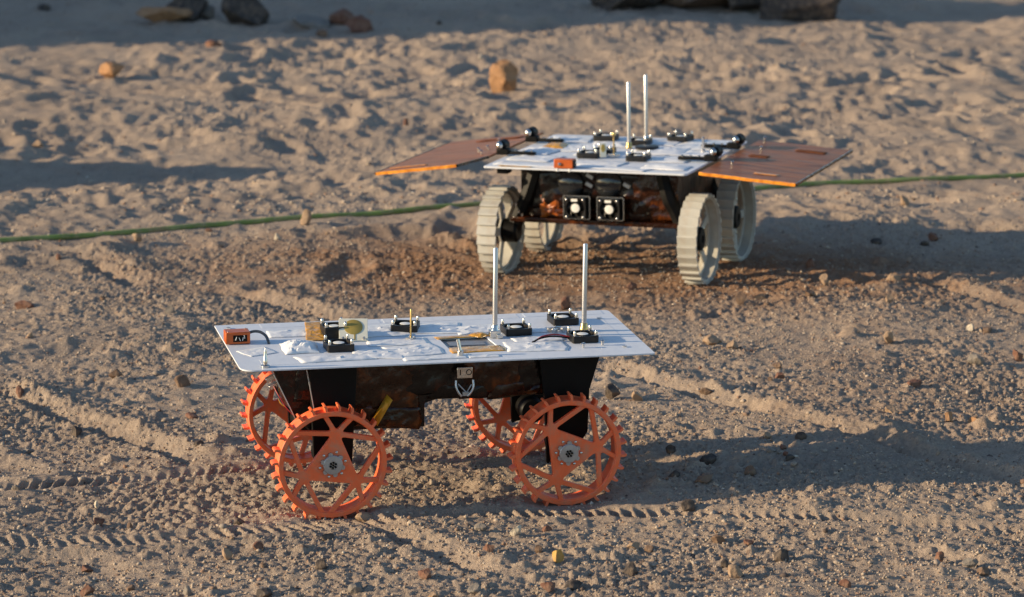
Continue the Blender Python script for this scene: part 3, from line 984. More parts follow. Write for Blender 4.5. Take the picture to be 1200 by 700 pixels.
    for side, sy in ((-1, -0.1395), (1, 0.160)):
        for pl in (plL, plR):
            p = MB().prism(pl, sy - 0.006, sy + 0.006).build('wheel_plate', M['blackm'], root, bevel=0.0012)
            cx = sum(a for a, _ in pl[:2]) / 2
            o = MB().lathe([(0.026, -0.020), (0.026, 0.020), (0.022, 0.026)], 20).build('motor', M['blackm'], p)
            o.location = (-0.2255 if cx < 0 else 0.2275, sy - side * 0.024, zb)
            o.rotation_euler.x = rad(90)
    # bare metal edge strips on the left end
    for a, b2 in (((-0.333, zb + 0.172), (-0.288, zb + 0.076)), ((-0.268, zb + 0.172), (-0.2535, zb + 0.092))):
        MB().tube([(a[0], -0.148, a[1]), (b2[0], -0.148, b2[1])], 0.0011, 6).build('edge_strip', M['grey'], root)
    for i, z in enumerate((0.142, 0.128)):
        o = MB().box((0, 0, 0), (0.017, 0.014, 0.0085)).build('connector', M['steel'], root, bevel=0.001)
        o.location = (-0.327 + 0.006 * i, -0.085, zb + z)
        o.rotation_euler.y = rad(-28)
    for i, m in enumerate(('red', 'blackm', 'cable', 'kapton')):
        MB().tube(smooth_path([(-0.322 + 0.004 * i, -0.09, zb + 0.13), (-0.312, -0.11, zb + 0.11 - 0.003 * i), (-0.295 + 0.004 * i, -0.12, zb + 0.085), (-0.26, -0.12, zb + 0.055)], 5), 0.0012, 6).build('wire', M[m], root, 60)

    # wheels: near pair face the camera
    orange_wheel(root, hub_pose(-0.2268, -0.1978 + WW / 2, ZH, (0, -1, 0), rad(83)))
    orange_wheel(root, hub_pose(0.2252, -0.1978 + WW / 2, ZH, (0, -1, 0), rad(7.5)))
    orange_wheel(root, hub_pose(0.2252, 0.1978, ZH, (0, 1, 0), rad(75)))
    orange_wheel(root, hub_pose(-0.2268, 0.1978, ZH, (0, 1, 0), rad(10)))
    return root


def smooth_path(pts, n=6):
    P = [Vector(p) for p in pts]
    P = [P[0] * 2 - P[1]] + P + [P[-1] * 2 - P[-2]]
    out = []
    for i in range(1, len(P) - 2):
        a, b, c, d = P[i - 1:i + 3]
        for k in range(n):
            t = k / n
            out.append(0.5 * (2 * b + (c - a) * t + (2 * a - 5 * b + 4 * c - d) * t * t + (3 * b - a - 3 * c + d) * t ** 3))
    out.append(P[-2])
    return out


# ---- cream paddle wheel
CR, CW = 0.1075, 0.050


def cream_wheel_meshes():
    rim = MB().lathe([(CR, -CW / 2 + 0.004), (CR, CW / 2 - 0.004), (CR - 0.003, CW / 2 - 0.003), (CR - 0.006, CW / 2 - 0.004), (CR - 0.006, -CW / 2 + 0.004), (CR - 0.003, -CW / 2 + 0.003)], 72, closed=True).mesh('cream_rim', 30)
    rim.materials.append(M['cream'])
    # slightly tilted, overlapping tread plate at angle 0
    n, step = 28, 2 * math.pi / 28
    a0, a1 = -step * 0.50, step * 0.52
    lo, hi = CR - 0.001, CR + 0.0075
    p = [((lo) * math.cos(a0), (lo) * math.sin(a0)), ((hi) * math.cos(a0), hi * math.sin(a0)), ((hi + 0.0004) * math.cos(a0 * 0.7), (hi + 0.0004) * math.sin(a0 * 0.7)),
         ((lo + 0.0016) * math.cos(a1), (lo + 0.0016) * math.sin(a1)), ((lo) * math.cos(a1), (lo) * math.sin(a1))]
    k = len(p)
    vs = [(a, b, -CW / 2) for a, b in p] + [(a, b, CW / 2) for a, b in p]
    tp = MB().add(vs, [tuple(range(k - 1, -1, -1)), tuple(range(k, 2 * k))] + [(i, (i + 1) % k, (i + 1) % k + k, i + k) for i in range(k)]).mesh('tread_plate', 25)
    tp.materials.append(M['cream'])
    holes = []
    for j in range(5):
        a = 72 * j
        h = [(r * math.cos(rad(a + d)), r * math.sin(rad(a + d))) for r, d in ((0.034, -19), (0.088, -29), (0.0945, -24), (0.0945, 0), (0.0945, 24), (0.088, 29), (0.034, 19))]
        holes.append(round_poly(h, 0.006))
    face = plate_mesh('disc', circle(CR - 0.005, 72), holes, 0.003, 0.0010)
    face.materials.append(M['cream'])
    hub = MB().lathe([(0.030, -0.008), (0.030, 0.006), (0.026, 0.010), (0.010, 0.011), (0.009, 0.008)], 24).mesh('hub', 30)
    hub.materials.append(M['blackm'])
    return rim, tp, face, hub


CWM = cream_wheel_meshes()


def cream_wheel(parent, pose):
    w = link('wheel', CWM[0], None, parent, mtx=pose)
    for k in range(28):
        link('tread_plate', CWM[1], None, w, mtx=Matrix.Rotation(2 * math.pi * (k + 0.3) / 28, 4, 'Z'))
    link('disc', CWM[2], None, w, (0, 0, -0.006))
    link('hub', CWM[3], None, w, (0, 0, -0.002))
    for k in range(5):
        a = rad(72 * k + 36)
        screw(w, 0.046 * math.cos(a), 0.046 * math.sin(a), -0.0028, 0.004, 0.0035, name='bolt')
    return w


# ================================================================== far rover
def far_rover():
    root = bpy.data.objects.new('rover', None)
    C.objects.link(root)
    root.matrix_world = rover_matrix((0.2759, 8.438, 0.1101), -0.3465, 0.0012, -0.0192, ZH)
    tag(root, 'farther rover with cream paddle wheels and brown film-covered side panels', 'rover')
    L, W = 0.534, 0.549
    x0, x1, y0, y1 = -L / 2, L / 2, -W / 2, W / 2
    out = round_poly([(x0, y0), (x1, y0), (x1, y1), (x0, y1)], [0.004, 0.012, 0.012, 0.02], 5)
    deck = link('deck', plate_mesh('deck', out, [], 0.0026, 0.0006), M['deck'], root, (0, 0, DZ - 0.0032))
    zt = 0.0032
    r = random.Random(4)
    k = 0
    for cx, cy, w, d, amp, pf in ((-0.15, -0.235, 0.20, 0.05, 0.006, 0), (0.06, -0.235, 0.20, 0.05, 0.006, 0), (0.19, -0.20, 0.12, 0.07, 0.008, 0.004), (-0.18, -0.13, 0.12, 0.10, 0.010, 0), (-0.21, -0.02, 0.10, 0.09, 0.012, 0.005),
                             (-0.12, 0.05, 0.13, 0.11, 0.010, 0), (-0.19, 0.19, 0.11, 0.11, 0.009, 0), (-0.06, 0.13, 0.10, 0.10, 0.010, 0), (0.10, 0.05, 0.14, 0.12, 0.011, 0.004), (0.18, 0.16, 0.14, 0.13, 0.009, 0),
                             (0.15, -0.07, 0.13, 0.10, 0.011, 0), (0.05, 0.20, 0.12, 0.10, 0.008, 0), (0.0, -0.17, 0.15, 0.07, 0.008, 0), (0.20, 0.04, 0.10, 0.09, 0.009, 0), (-0.05, -0.03, 0.10, 0.07, 0.008, 0)):
        k += 1
        crumple('tape', deck, cx, cy, zt, w, d, amp, 'tape', 80 + k, rotz=r.uniform(-0.2, 0.2), puff=pf)
    crumple('film_patch', deck, -0.190, 0.062, zt + 0.002, 0.062, 0.075, 0.006, 'kapton', 99, puff=0.006)
    crumple('edge_film', deck, -0.185, -0.268, zt + 0.0005, 0.09, 0.012, 0.003, 'kapton', 98)

    # fans on the deck
    fan(root, -0.050, -0.078, DZ, 0.02, size=0.056)
    fan(root, -0.030, -0.020, DZ, 0.02, size=0.050)
    fan(root, 0.086, -0.098, DZ, 0.02, size=0.054)
    fan(root, -0.100, 0.205, DZ, 0.0, size=0.056)
    fan(root, 0.010, 0.150, DZ, 0.0, size=0.056)
    fan(root, 0.095, 0.236, DZ, -0.1, size=0.056)
    # orange sensor box at the near edge
    b = MB().box((0, 0, 0.0115), (0.050, 0.026, 0.023)).build('sensor_box', M['orange_box'], root, bevel=0.0016)
    b.location = (-0.0545, -0.262, DZ + 0.001)
    for i in (-1, 1):
        MB().tube([(0.016 * i, -0.011, -0.008), (0.016 * i, -0.011, 0.0)], 0.003, 8).build('foot', M['sticker'], b)
    o = MB().lathe([(0.0042, 0), (0.0042, 0.003), (0.002, 0.005)], 12).build('screw', M['steel'], b)
    o.location = (-0.009, -0.013, 0.011)
    o.rotation_euler.x = rad(90)
    MB().box((0.0258, 0, 0.011), (0.0018, 0.020, 0.018)).build('side_cover', M['blackm'], b, bevel=0.0004)
    # rods
    rod(root, 0.0035, 0.080, DZ + 0.001, 0.172, base='brass')
    rod(root, 0.012, 0.200, DZ + 0.001, 0.176)
    # whip with steel cross base, small gold antenna board
    wp = MB().tube([(0, 0, 0), (0, 0, 0.050)], 0.0019, 10).lathe([(0.0001, 0.049), (0.0045, 0.052), (0.0052, 0.056), (0.0035, 0.060), (0.0001, 0.061)], 12).build('whip_antenna', M['brass'], root, 50)
    wp.location = (0.012, -0.072, DZ + 0.004)
    MB().box((0, 0, 0.002), (0.030, 0.010, 0.006)).box((0, 0, 0.0025), (0.009, 0.026, 0.006)).build('base_cross', M['steel'], wp, bevel=0.0008)
    ab = MB().box((0, 0, 0.019), (0.016, 0.002, 0.036)).build('patch_antenna', M['board'], root, bevel=0.0004)
    ab.location = (-0.008, -0.098, DZ + 0.003)
    ab.rotation_euler.z = rad(25)
    q = MB().lathe([(0.0072, 0.0), (0.0072, 0.0006), (0.007, 0.0008)], 24).build('gold_disc', M['gold'], ab)
    q.location = (0.0, -0.0011, 0.024)
    q.rotation_euler.x = rad(90)
    q.scale = (0.75, 1.4, 1)
    # dark flat disc
    MB().lathe([(0.031, 0.0), (0.031, 0.004), (0.028, 0.006), (0.0001, 0.006)], 32).build('dark_disc', M['black'], root, 40).location = (0.060, 0.055, DZ + 0.006)
    # silver pin near the right edge
    o = MB().lathe([(0.006, 0), (0.006, 0.006), (0.0034, 0.008), (0.0034, 0.032), (0.0042, 0.033), (0.0042, 0.038), (0.002, 0.040)], 12).build('silver_pin', M['steel'], root, 40)
    o.location = (0.211, 0.055, DZ + 0.001)

    # body and film underneath
    zb = ZH
    bt = DZ - 0.0068
    body = MB().box((0.0, 0.035, (bt + zb + 0.040) / 2), (0.415, 0.40, bt - zb - 0.040)).build('body', M['film'], root, bevel=0.003)
    RX = Matrix.Rotation(rad(90), 4, 'X')
    for k, (cx, cz, w, d, m) in enumerate(((0.14, 0.10, 0.14, 0.12, 'film_amber'), (0.06, 0.12, 0.12, 0.08, 'film'), (-0.12, 0.11, 0.12, 0.10, 'film'), (0.0, 0.052, 0.40, 0.026, 'film_amber'), (-0.13, 0.07, 0.055, 0.065, 'foil'), (0.16, 0.066, 0.10, 0.05, 'film_amber'))):
        crumple('film_sheet', body, 0, 0, 0, w, d, 0.017, m, 120 + k, n=15, mtx=Matrix.Translation((cx, -0.1655, zb + cz)) @ RX)
    MB().box((0.0, -0.172, zb + 0.034), (0.46, 0.030, 0.012)).build('lower_rail', M['film_amber'], root, bevel=0.002)
    # two framed cooling fans on the near end
    for x in (-0.0470, 0.0425):
        p = MB().box((0, 0, 0), (0.071, 0.016, 0.060)).build('fan_bracket', M['blackm'], root, bevel=0.004)
        p.location = (x, -0.188, zb + 0.0735)
        fr = plate_mesh('bracket_trim', round_poly([(-0.036, -0.0305), (0.036, -0.0305), (0.036, 0.0305), (-0.036, 0.0305)], 0.006), [round_poly([(-0.0335, -0.036), (0.0335, -0.036), (0.0335, 0.0275), (-0.0335, 0.0275)][0:0] or [(-0.0335, -0.028), (0.0335, -0.028), (0.0335, 0.0275), (-0.0335, 0.0275)], 0.004)], 0.003, 0.0004)
        t = link('bracket_trim', fr, M['steel'], p, mtx=Matrix.Translation((0, -0.0085, 0)) @ RX)
        f = fan(root, 0, 0, 0, size=0.054, h=0.013, tall=0.006, mtx=Matrix.Translation((x, -0.204, zb + 0.0735)) @ RX)
        st = MB().box((0, 0, 0), (0.017, 0.007, 0.0012)).build('white_tag', M['sticker'], f, bevel=0.0003)
        st.location = (-0.002, 0.0205, 0.0070)
    # two dark round blowers above them
    for x, z in ((-0.072, 0.128), (0.030, 0.132)):
        o = MB().lathe([(0.034, 0), (0.034, 0.008), (0.028, 0.014), (0.012, 0.018), (0.0001, 0.019)], 28).build('blower', M['glass'], root, 40)
        o.location = (x, -0.168, zb + z)
        o.rotation_euler.x = rad(90)
    for x, z in ((-0.022, 0.128), (0.078, 0.130), (-0.02, 0.150)):
        o = MB().box((0, 0, 0), (0.020, 0.006, 0.010)).build('bracket', M['grey'], root, bevel=0.001)
        o.location = (x, -0.171, zb + z)
        o.rotation_euler.y = 0.5

    # wheels and their arms
    hx, hy = 0.2646, 0.1618
    for sx in (-1, 1):
        for sy in (-1, 1):
            ax = sx * (hx - CW / 2 - 0.006)
            arm = MB().tube(smooth_path([(sx * 0.165, sy * hy * 0.95, bt - 0.004), (sx * 0.185, sy * hy, zb + 0.105), (sx * 0.206, sy * hy, zb + 0.060), (ax, sy * hy, zb)], 5), [0.021] * 8 + [0.019] * 8, 8).build('wheel_arm', M['blackm'], root, 30)
            mo = MB().lathe([(0.030, -0.016), (0.030, 0.012), (0.024, 0.018)], 20).build('motor', M['blackm'], arm)
            mo.location = (ax, sy * hy, zb)
            mo.rotation_euler.y = rad(90)
            cream_wheel(root, hub_pose(sx * hx, sy * hy, zb, (sx, 0, 0), rad(11 * (sx + 2 * sy))))
    for i, (dx, z) in enumerate(((-0.205, 0.052), (-0.196, 0.044), (-0.212, 0.070))):
        screw(root, dx, -hy - 0.03, zb + z, 0.008, 0.004)
    o = MB().box((-0.226, -0.235, bt - 0.008), (0.03, 0.03, 0.016)).build('corner_block', M['blackm'], root, bevel=0.002)

    # side panels, hinged on ball-headed brackets
    def panel(sx, poly, drop, th):
        xh = sx * 0.296
        m = Matrix.Translation((xh, 0, DZ + 0.002)) @ Matrix.Rotation(sx * drop, 4, 'Y')
        p = link('side_panel', plate_mesh('side_panel', [(x - xh, y) for x, y in poly], [], th / 2 - 0.0004, 0.0004), M['panel'], root, mtx=m)
        return p, xh
    pr, xh = panel(1, [(0.298, -0.272), (0.545, -0.284), (0.548, 0.262), (0.300, 0.268)], rad(4.0), 0.006)
    pl, xl = panel(-1, [(-0.298, 0.268), (-0.562, 0.262), (-0.566, -0.262), (-0.345, -0.262), (-0.300, -0.150)], rad(7.5), 0.006)

    def edge(p, a, b, w=0.004, h=0.008, m='panel_edge'):
        a, b = Vector((*a, 0)), Vector((*b, 0))
        t = b - a
        nseg = 26
        vs, fs = [], []
        nrm = Vector((-t.y, t.x, 0)).normalized()
        for i in range(nseg + 1):
            q = a + t * i / nseg
            j1 = mnoise.noise(q * 40 + Vector((3, 1, sum(a)))) * 0.0016
            for dy, dz in ((-w / 2, -h / 2), (w / 2, -h / 2), (w / 2, h / 2), (-w / 2, h / 2)):
                vs.append(tuple(q + nrm * (dy + j1) + Vector((0, 0, dz + 0.5 * j1))))
        for i in range(nseg):
            for j in range(4):
                k0 = i * 4
                fs.append((k0 + j, k0 + (j + 1) % 4, k0 + 4 + (j + 1) % 4, k0 + 4 + j))
        fs += [(3, 2, 1, 0), tuple(nseg * 4 + j for j in range(4))]
        return MB().add(vs, fs).build('edge_strip', M[m], p, 30)
    edge(pr, (0.298 - xh, -0.2745), (0.547 - xh, -0.2865))
    edge(pr, (0.5475 - xh, -0.283), (0.5505 - xh, 0.262), h=0.007, m='film_amber')
    edge(pl, (-0.566 - xl, -0.2645), (-0.345 - xl, -0.2645))
    edge(pl, (-0.3435 - xl, -0.2625), (-0.2985 - xl, -0.152), h=0.007, m='film_amber')
    edge(pl, (-0.5650 - xl, 0.262), (-0.5690 - xl, -0.262), h=0.007, m='film_amber')
    for p, x, y, w, d, m in ((pr, 0.17, 0.17, 0.08, 0.03, 'panel_dark'), (pr, 0.155, -0.205, 0.062, 0.020, 'panel_edge'), (pr, 0.07, 0.03, 0.05, 0.03, 'panel_dark'), (pl, -0.20, -0.205, 0.10, 0.014, 'panel_edge'), (pl, -0.10, 0.20, 0.13, 0.03, 'panel_dark')):
        crumple('film_tape', p, x, y, 0.0032, w, d, 0.003, m, int(abs(x) * 900 + abs(y) * 77), n=14)
    for p, x, y in ((pr, 0.045, -0.13), (pr, 0.050, 0.12), (pr, 0.02, 0.262), (pl, -0.075, -0.03), (pl, -0.060, 0.00), (pl, -0.045, -0.09), (pl, -0.05, 0.10), (pl, -0.075, 0.13)):
        screw(p, x, y, 0.003, 0.011, 0.0042)
    for sx, y in ((-1, -0.105), (-1, 0.115), (1, -0.085), (1, 0.120)):
        hg = MB().box((sx * -0.045, 0, 0.006), (0.075, 0.018, 0.008)).box((sx * 0.004, 0, 0.009), (0.034, 0.024, 0.016)).build('hinge', M['blackm'], root, bevel=0.003)
        hg.location = (sx * 0.270, y, DZ + 0.002)
        o = MB().tube([(0, 0, 0), (0.0, 0.024, 0.0)], [0.014, 0.015], 16).lathe([(0.0001, -0.0138), (0.008, -0.011), (0.0125, -0.004), (0.0135, 0.004), (0.0118, 0.009), (0.0078, 0.0125), (0.0001, 0.0145)], 16).build('ball', M['blackm'], hg, 50)
        o.location = (sx * 0.012, 0.004, 0.022)
        o = MB().lathe([(0.0105, 0), (0.0100, 0.004), (0.0072, 0.0078), (0.0035, 0.0095), (0.0001, 0.0100)], 16).build('silver_cap', M['steel'], hg, 60)
        o.location = (sx * 0.012, -0.0065, 0.025)
        o.rotation_euler = (rad(90), 0, rad(-30))
        for j in (0, 1, 2):
            screw(hg, sx * (-0.028 - 0.022 * j), 0, 0.009, 0.005, 0.0035)
    return root


near_rover()
far_rover()

# ------------------------------------------------------------------ garden hose
def build_hose():
    pts = smooth_path([(x, y, 0) for x, y in HOSE], 22)
    out = []
    for i, p in enumerate(pts):
        d = 0.012 * mnoise.noise(Vector((p.x * 2.2, 3, 0)))
        x, y = p.x, p.y + d
        zs = [float(ground_z(x + a, y)) for a in (-0.08, -0.04, 0, 0.04, 0.08)]
        out.append((x, y, 0.35 * max(zs) + 0.65 * sum(zs) / 5 + 0.0035))
    for _ in range(3):
        out = [out[0]] + [tuple(0.25 * out[i - 1][k] + 0.5 * out[i][k] + 0.25 * out[i + 1][k] for k in range(3)) for i in range(1, len(out) - 1)] + [out[-1]]
    o = MB().tube(out, 0.0082, 10).build('garden_hose', M['hose'], None, 60)
    tag(o, 'long green garden hose lying across the sand behind the rovers', 'hose')


build_hose()

# ------------------------------------------------------------------ stones
CF = 3900.0
CP = rad(11.7)
CH = 1.66


def on_ground(px, py):
    """photograph pixel (1200 wide) to the point of the yard it shows"""
    z = 0.0
    for _ in range(6):
        dx = (px - 600)
        dy = CF * math.cos(CP) + (350 - py) * math.sin(CP)
        dz = -CF * math.sin(CP) + (350 - py) * math.cos(CP)
        t = (z - CH) / dz
        x, y = dx * t, dy * t
        z = float(ground_z(x, y)) if 4 < y < 16 else 0.0
    return x, y, z


def rock_mesh(seed, sub, sx, sy, sz, cuts=9, rough=0.10):
    r = random.Random(seed)
    bm = bmesh.new()
    bmesh.ops.create_icosphere(bm, subdivisions=sub, radius=1.0)
    planes = []
    for _ in range(cuts):
        n = Vector((r.gauss(0, 1), r.gauss(0, 1), r.gauss(0, 0.8))).normalized()
        planes.append((n, r.uniform(0.45, 0.80)))
    off = Vector((r.random() * 50, r.random() * 50, r.random() * 50))
    for v in bm.verts:
        p = v.co.copy()
        for n, d in planes:
            k = p.dot(n) - d
            if k > 0:
                p -= n * k
        q = v.co * 1.6 + off
        p *= 1 + rough * mnoise.noise(q) + rough * 0.6 * mnoise.noise(q * 2.7) + rough * 0.35 * mnoise.noise(q * 6.1)
        v.co = Vector((p.x * sx, p.y * sy, p.z * sz))
    me = bpy.data.meshes.new('stone')
    bm.to_mesh(me)
    bm.free()
    me.shade_smooth()
    me.set_sharp_from_angle(angle=rad(24))
    return me


def stone(px, py, w, h, kind, label, group=None, name='stone', seed=None, sub=3, rotz=None, cuts=13, cat=None, bury=0.36):
    """py is the foot of the stone in the photograph, w and h its size there"""
    if name == 'boulder':
        w, h, bury = w * 1.10, h * 1.18, min(bury, 0.22)
    x, y, z = on_ground(px, py)
    s = math.hypot(y, CH) / CF
    sd = seed if seed is not None else int(px * 7 + py * 13)
    r = random.Random(sd)
    hw, hh = w * s * 0.56, h * s * 0.68
    me = rock_mesh(sd, sub, hw, hw * r.uniform(0.7, 1.0), hh, cuts)
    o = link(name, me, ROCK[kind])
    o.location = (x, y + hw * 0.5, z + hh * (1 - bury) - hh * 0.25)
    o.rotation_euler = (r.uniform(-0.12, 0.12), r.uniform(-0.12, 0.12), r.uniform(-0.3, 0.3) if rotz is None else rotz)
    tag(o, label, cat or name, group)
    return o


# boulders along the far edge
stone(190, 29, 56, 20, 'orange', 'flat tan slab of rock in front of a dark boulder, far left', name='boulder', cuts=14, sub=4, seed=31, rotz=0.2)
stone(218, 25, 58, 26, 'dark', 'rounded dark boulder lying behind the flat tan slab', name='boulder', sub=4, seed=11)
stone(285, 30, 68, 36, 'dark', 'largest dark boulder at the far left, right of the tan slab', name='boulder', sub=4, seed=12)
stone(244, 29, 22, 14, 'grey', 'small grey rock wedged between the two dark boulders', name='boulder', sub=3)
stone(364, 31, 54, 9, 'grey', 'long low grey stone left of the reddish slab, far edge', name='boulder', sub=3, seed=17, rotz=0.0)
stone(402, 30, 28, 16, 'red', 'reddish angular rock at the upper end of the tilted red slab', name='boulder', sub=3, seed=19)
stone(419, 39, 38, 17, 'red', 'tilted reddish slab lying at the far edge of the sand', name='boulder', sub=4, seed=23, cuts=13)
stone(745, 12, 104, 36, 'dark', 'leftmost of the big dark boulders cut by the top edge', name='boulder', sub=4, seed=41)
stone(816, 15, 92, 46, 'brown', 'middle one of the big boulders cut by the top edge', name='boulder', sub=4, seed=42)
stone(882, 20, 100, 64, 'dark', 'tall boulder beside the rightmost dark one, top edge', name='boulder', sub=4, seed=43)
stone(940, 26, 104, 70, 'dark', 'rightmost and biggest of the boulders cut by the top edge', name='boulder', sub=4, seed=44)
stone(593, 107, 33, 31, 'orange', 'orange block of rock alone on the sand behind the rovers', name='boulder', sub=4, seed=57, cuts=12, bury=0.15)
stone(128, 92, 33, 15, 'orange', 'flat tan rock alone on the sand at the upper left', name='boulder', sub=4, seed=58, cuts=12)
stone(249, 55, 20, 10, 'red', 'small dark red stone below the dark boulders', sub=3)
stone(378, 44, 15, 11, 'brown', 'small brown stone just below the reddish slab', sub=3)
stone(52, 16, 20, 8, 'dark', 'small dark stone at the far upper left', sub=3)
stone(514, 34, 9, 6, 'dark', 'tiny dark stone right of the reddish slab', sub=2)
stone(563, 76, 6, 6, 'pale', 'tiny white pebble left of the orange rock block', sub=2)
stone(44, 173, 18, 11, 'tan', 'tan stone at the upper rim of the shaded hollow, left edge', sub=3)
stone(476, 147, 9, 10, 'red', 'small reddish stone beyond the left side panel', sub=2)
# by the hose
stone(359, 264, 16, 18, 'tan', 'pointed tan stone leaning against the green hose', sub=3, bury=0.1)
stone(160, 285, 12, 13, 'tan', 'small tan stone just in front of the hose, left part', sub=3, bury=0.1)
stone(325, 281, 8, 9, 'pale', 'pale pebble below the pointed stone at the hose', sub=2)
stone(1060, 241, 12, 13, 'tan', 'pointed tan stone just in front of the hose, right part', sub=3, bury=0.1)
# left of the rovers
stone(68, 305, 9, 8, 'red', 'tiny red pebble beside the left end of the upper rut', sub=2)
stone(27, 362, 27, 11, 'red', 'flat reddish clod near the left edge, level with the near deck', sub=3)
stone(199, 368, 12, 12, 'grey', 'small grey stone alone on the sand left of the near deck', sub=3)
stone(36, 397, 10, 8, 'tan', 'small tan pebble near the left edge below the reddish clod', sub=2)
stone(23, 457, 12, 14, 'red', 'upright dark red pebble near the left edge', sub=3)
stone(136, 448, 17, 12, 'brown', 'brown stone on the sand left of the near rover', sub=3)
stone(213, 454, 20, 15, 'brown', 'angular reddish brown stone just left of the near deck corner', sub=3)
stone(89, 511, 16, 13, 'dark', 'round dark stone beside the diagonal rut at the left', sub=3)
stone(32, 532, 19, 10, 'grey', 'grey stone near the left edge below the diagonal rut', sub=3)
stone(225, 491, 20, 8, 'red', 'flat reddish clod left of the orange rear wheel', sub=3)
stone(232, 522, 13, 6, 'dark', 'small flat dark stone left of the orange wheels', sub=2)
stone(18, 578, 11, 9, 'grey', 'small grey pebble at the left edge above the wheel track', sub=2)
stone(115, 618, 17, 14, 'red', 'dark red stone in the toothed wheel track at the left', sub=3)
stone(113, 606, 6, 9, 'pale', 'thin pale chip standing behind a dark red stone', sub=2, bury=0.0)
stone(279, 615, 15, 9, 'dark', 'small dark stone left of the near left orange wheel', sub=3)
stone(302, 647, 14, 10, 'red', 'dark red pebble below the near left orange wheel', sub=3)
stone(382, 633, 17, 12, 'dark', 'dark stone just below the near left orange wheel', sub=3)
stone(376, 666, 20, 14, 'dark', 'dark grey clod below the near left orange wheel', sub=3)
stone(266, 657, 11, 15, 'tan', 'upright tan pebble in the left foreground', sub=3, bury=0.1)
stone(102, 671, 17, 9, 'red', 'flat dark red stone in the left foreground', sub=3)
stone(100, 699, 19, 13, 'red', 'red stone at the bottom edge, far left', sub=3)
stone(220, 698, 15, 12, 'grey', 'grey pebble at the bottom edge, left part', sub=3)
stone(308, 701, 24, 13, 'dark', 'wide dark stone at the bottom edge below the left wheel', sub=3)
stone(152, 693, 13, 9, 'brown', 'small brown pebble near the bottom edge, left part', sub=2)
stone(426, 612, 20, 13, 'tan', 'sandy tan clod pressed against the near left orange wheel', sub=3)
# foreground middle
stone(606, 628, 16, 13, 'pale', 'whitish stone in front of the near right orange wheel', sub=3, bury=0.15)
stone(574, 646, 17, 13, 'red', 'reddish brown stone left of and below the whitish one', sub=3)
stone(653, 661, 16, 17, 'ochre', 'rounded yellow ochre stone in the foreground', sub=3, bury=0.1)
stone(739, 675, 20, 16, 'dark', 'dark grey stone in the foreground right of the ochre one', sub=3, bury=0.15)
stone(498, 679, 19, 14, 'red', 'dark red stone in the foreground below the rut', sub=3)
stone(559, 694, 20, 12, 'grey', 'grey stone near the bottom edge between the wheels', sub=3)
stone(509, 701, 20, 12, 'tan', 'tan stone cut by the bottom edge, middle', sub=3)
stone(672, 688, 23, 12, 'dark', 'pair-like flat dark stone near the bottom edge', sub=3)
stone(418, 693, 22, 12, 'grey', 'grey clod near the bottom edge below the left wheel', sub=3)
stone(641, 695, 19, 12, 'red', 'reddish stone near the bottom edge below the ochre one', sub=3)
stone(642, 623, 13, 10, 'red', 'small reddish pebble right of the whitish stone', sub=2)
stone(744, 645, 17, 9, 'tan', 'flat light tan stone in the foreground below the right wheel', sub=3)
stone(761, 648, 14, 9, 'brown', 'brown stone touching the flat light tan one', sub=3)
stone(631, 648, 11, 11, 'brown', 'small brown pebble above the ochre stone', sub=2)
stone(564, 624, 18, 9, 'grey', 'flat grey clod left of the whitish stone', sub=3)
# right of the near rover
stone(717, 469, 20, 17, 'dark', 'dark rough stone just right of the near rover body', sub=3, bury=0.1)
stone(746, 470, 21, 13, 'tan', 'tan clod right of the dark stone beside the near rover', sub=3)
stone(786, 535, 13, 11, 'dark', 'dark pebble in the shadow right of the near right wheel', sub=3)
stone(790, 561, 15, 9, 'dark', 'flat dark pebble in shadow below another, right of the wheel', sub=2)
stone(807, 597, 22, 15, 'dark', 'dark stone at the lower rim of the near rover shadow', sub=3)
stone(832, 537, 21, 14, 'dark', 'dark clod inside the near rover shadow', sub=3)
stone(880, 558, 15, 15, 'brown', 'upright brown stone inside the near rover shadow', sub=3, bury=0.1)
stone(825, 566, 26, 10, 'brown', 'flat brown stone inside the near rover shadow', sub=3)
stone(925, 538, 13, 9, 'dark', 'dark pebble in shadow below the small red one', sub=2)
stone(919, 527, 11, 8, 'red', 'small dark red pebble inside the near rover shadow', sub=2)
stone(903, 530, 17, 7, 'grey', 'flat grey stone inside the near rover shadow', sub=2)
stone(940, 516, 15, 10, 'dark', 'dark stone at the upper rim of the near rover shadow', sub=3)
stone(1112, 495, 14, 13, 'orange', 'orange pebble above the shadow at the right', sub=3, bury=0.15)
stone(1144, 500, 16, 11, 'orange', 'orange stone right of another above the shadow', sub=3)
stone(1046, 486, 19, 12, 'tan', 'tan stone above the right end of the lit rut', sub=3)
stone(900, 515, 15, 9, 'tan', 'tan clod below the lit rut right of the near rover', sub=3)
stone(1102, 653, 14, 13, 'red', 'dark red upright stone in the right foreground', sub=3, bury=0.1)
stone(915, 658, 22, 13, 'dark', 'pointed dark stone in the right foreground', sub=3, bury=0.15)
stone(1138, 668, 20, 15, 'grey', 'grey stone in the right foreground next to a flat brown one', sub=3)
stone(1152, 676, 19, 12, 'brown', 'flat brown stone leaning on a grey one, right foreground', sub=3)
stone(992, 689, 16, 10, 'red', 'brick-red stone at the bottom, right part', sub=3)
stone(850, 666, 14, 10, 'dark', 'small dark stone beside a sandy clod, right foreground', sub=3)
stone(862, 678, 26, 17, 'tan', 'lumpy sandy clod in the right foreground', sub=3)
stone(877, 641, 13, 10, 'red', 'small red-brown stone below the toothed track', sub=3)
stone(843, 637, 18, 11, 'brown', 'brown clod just below the toothed track at right', sub=3)
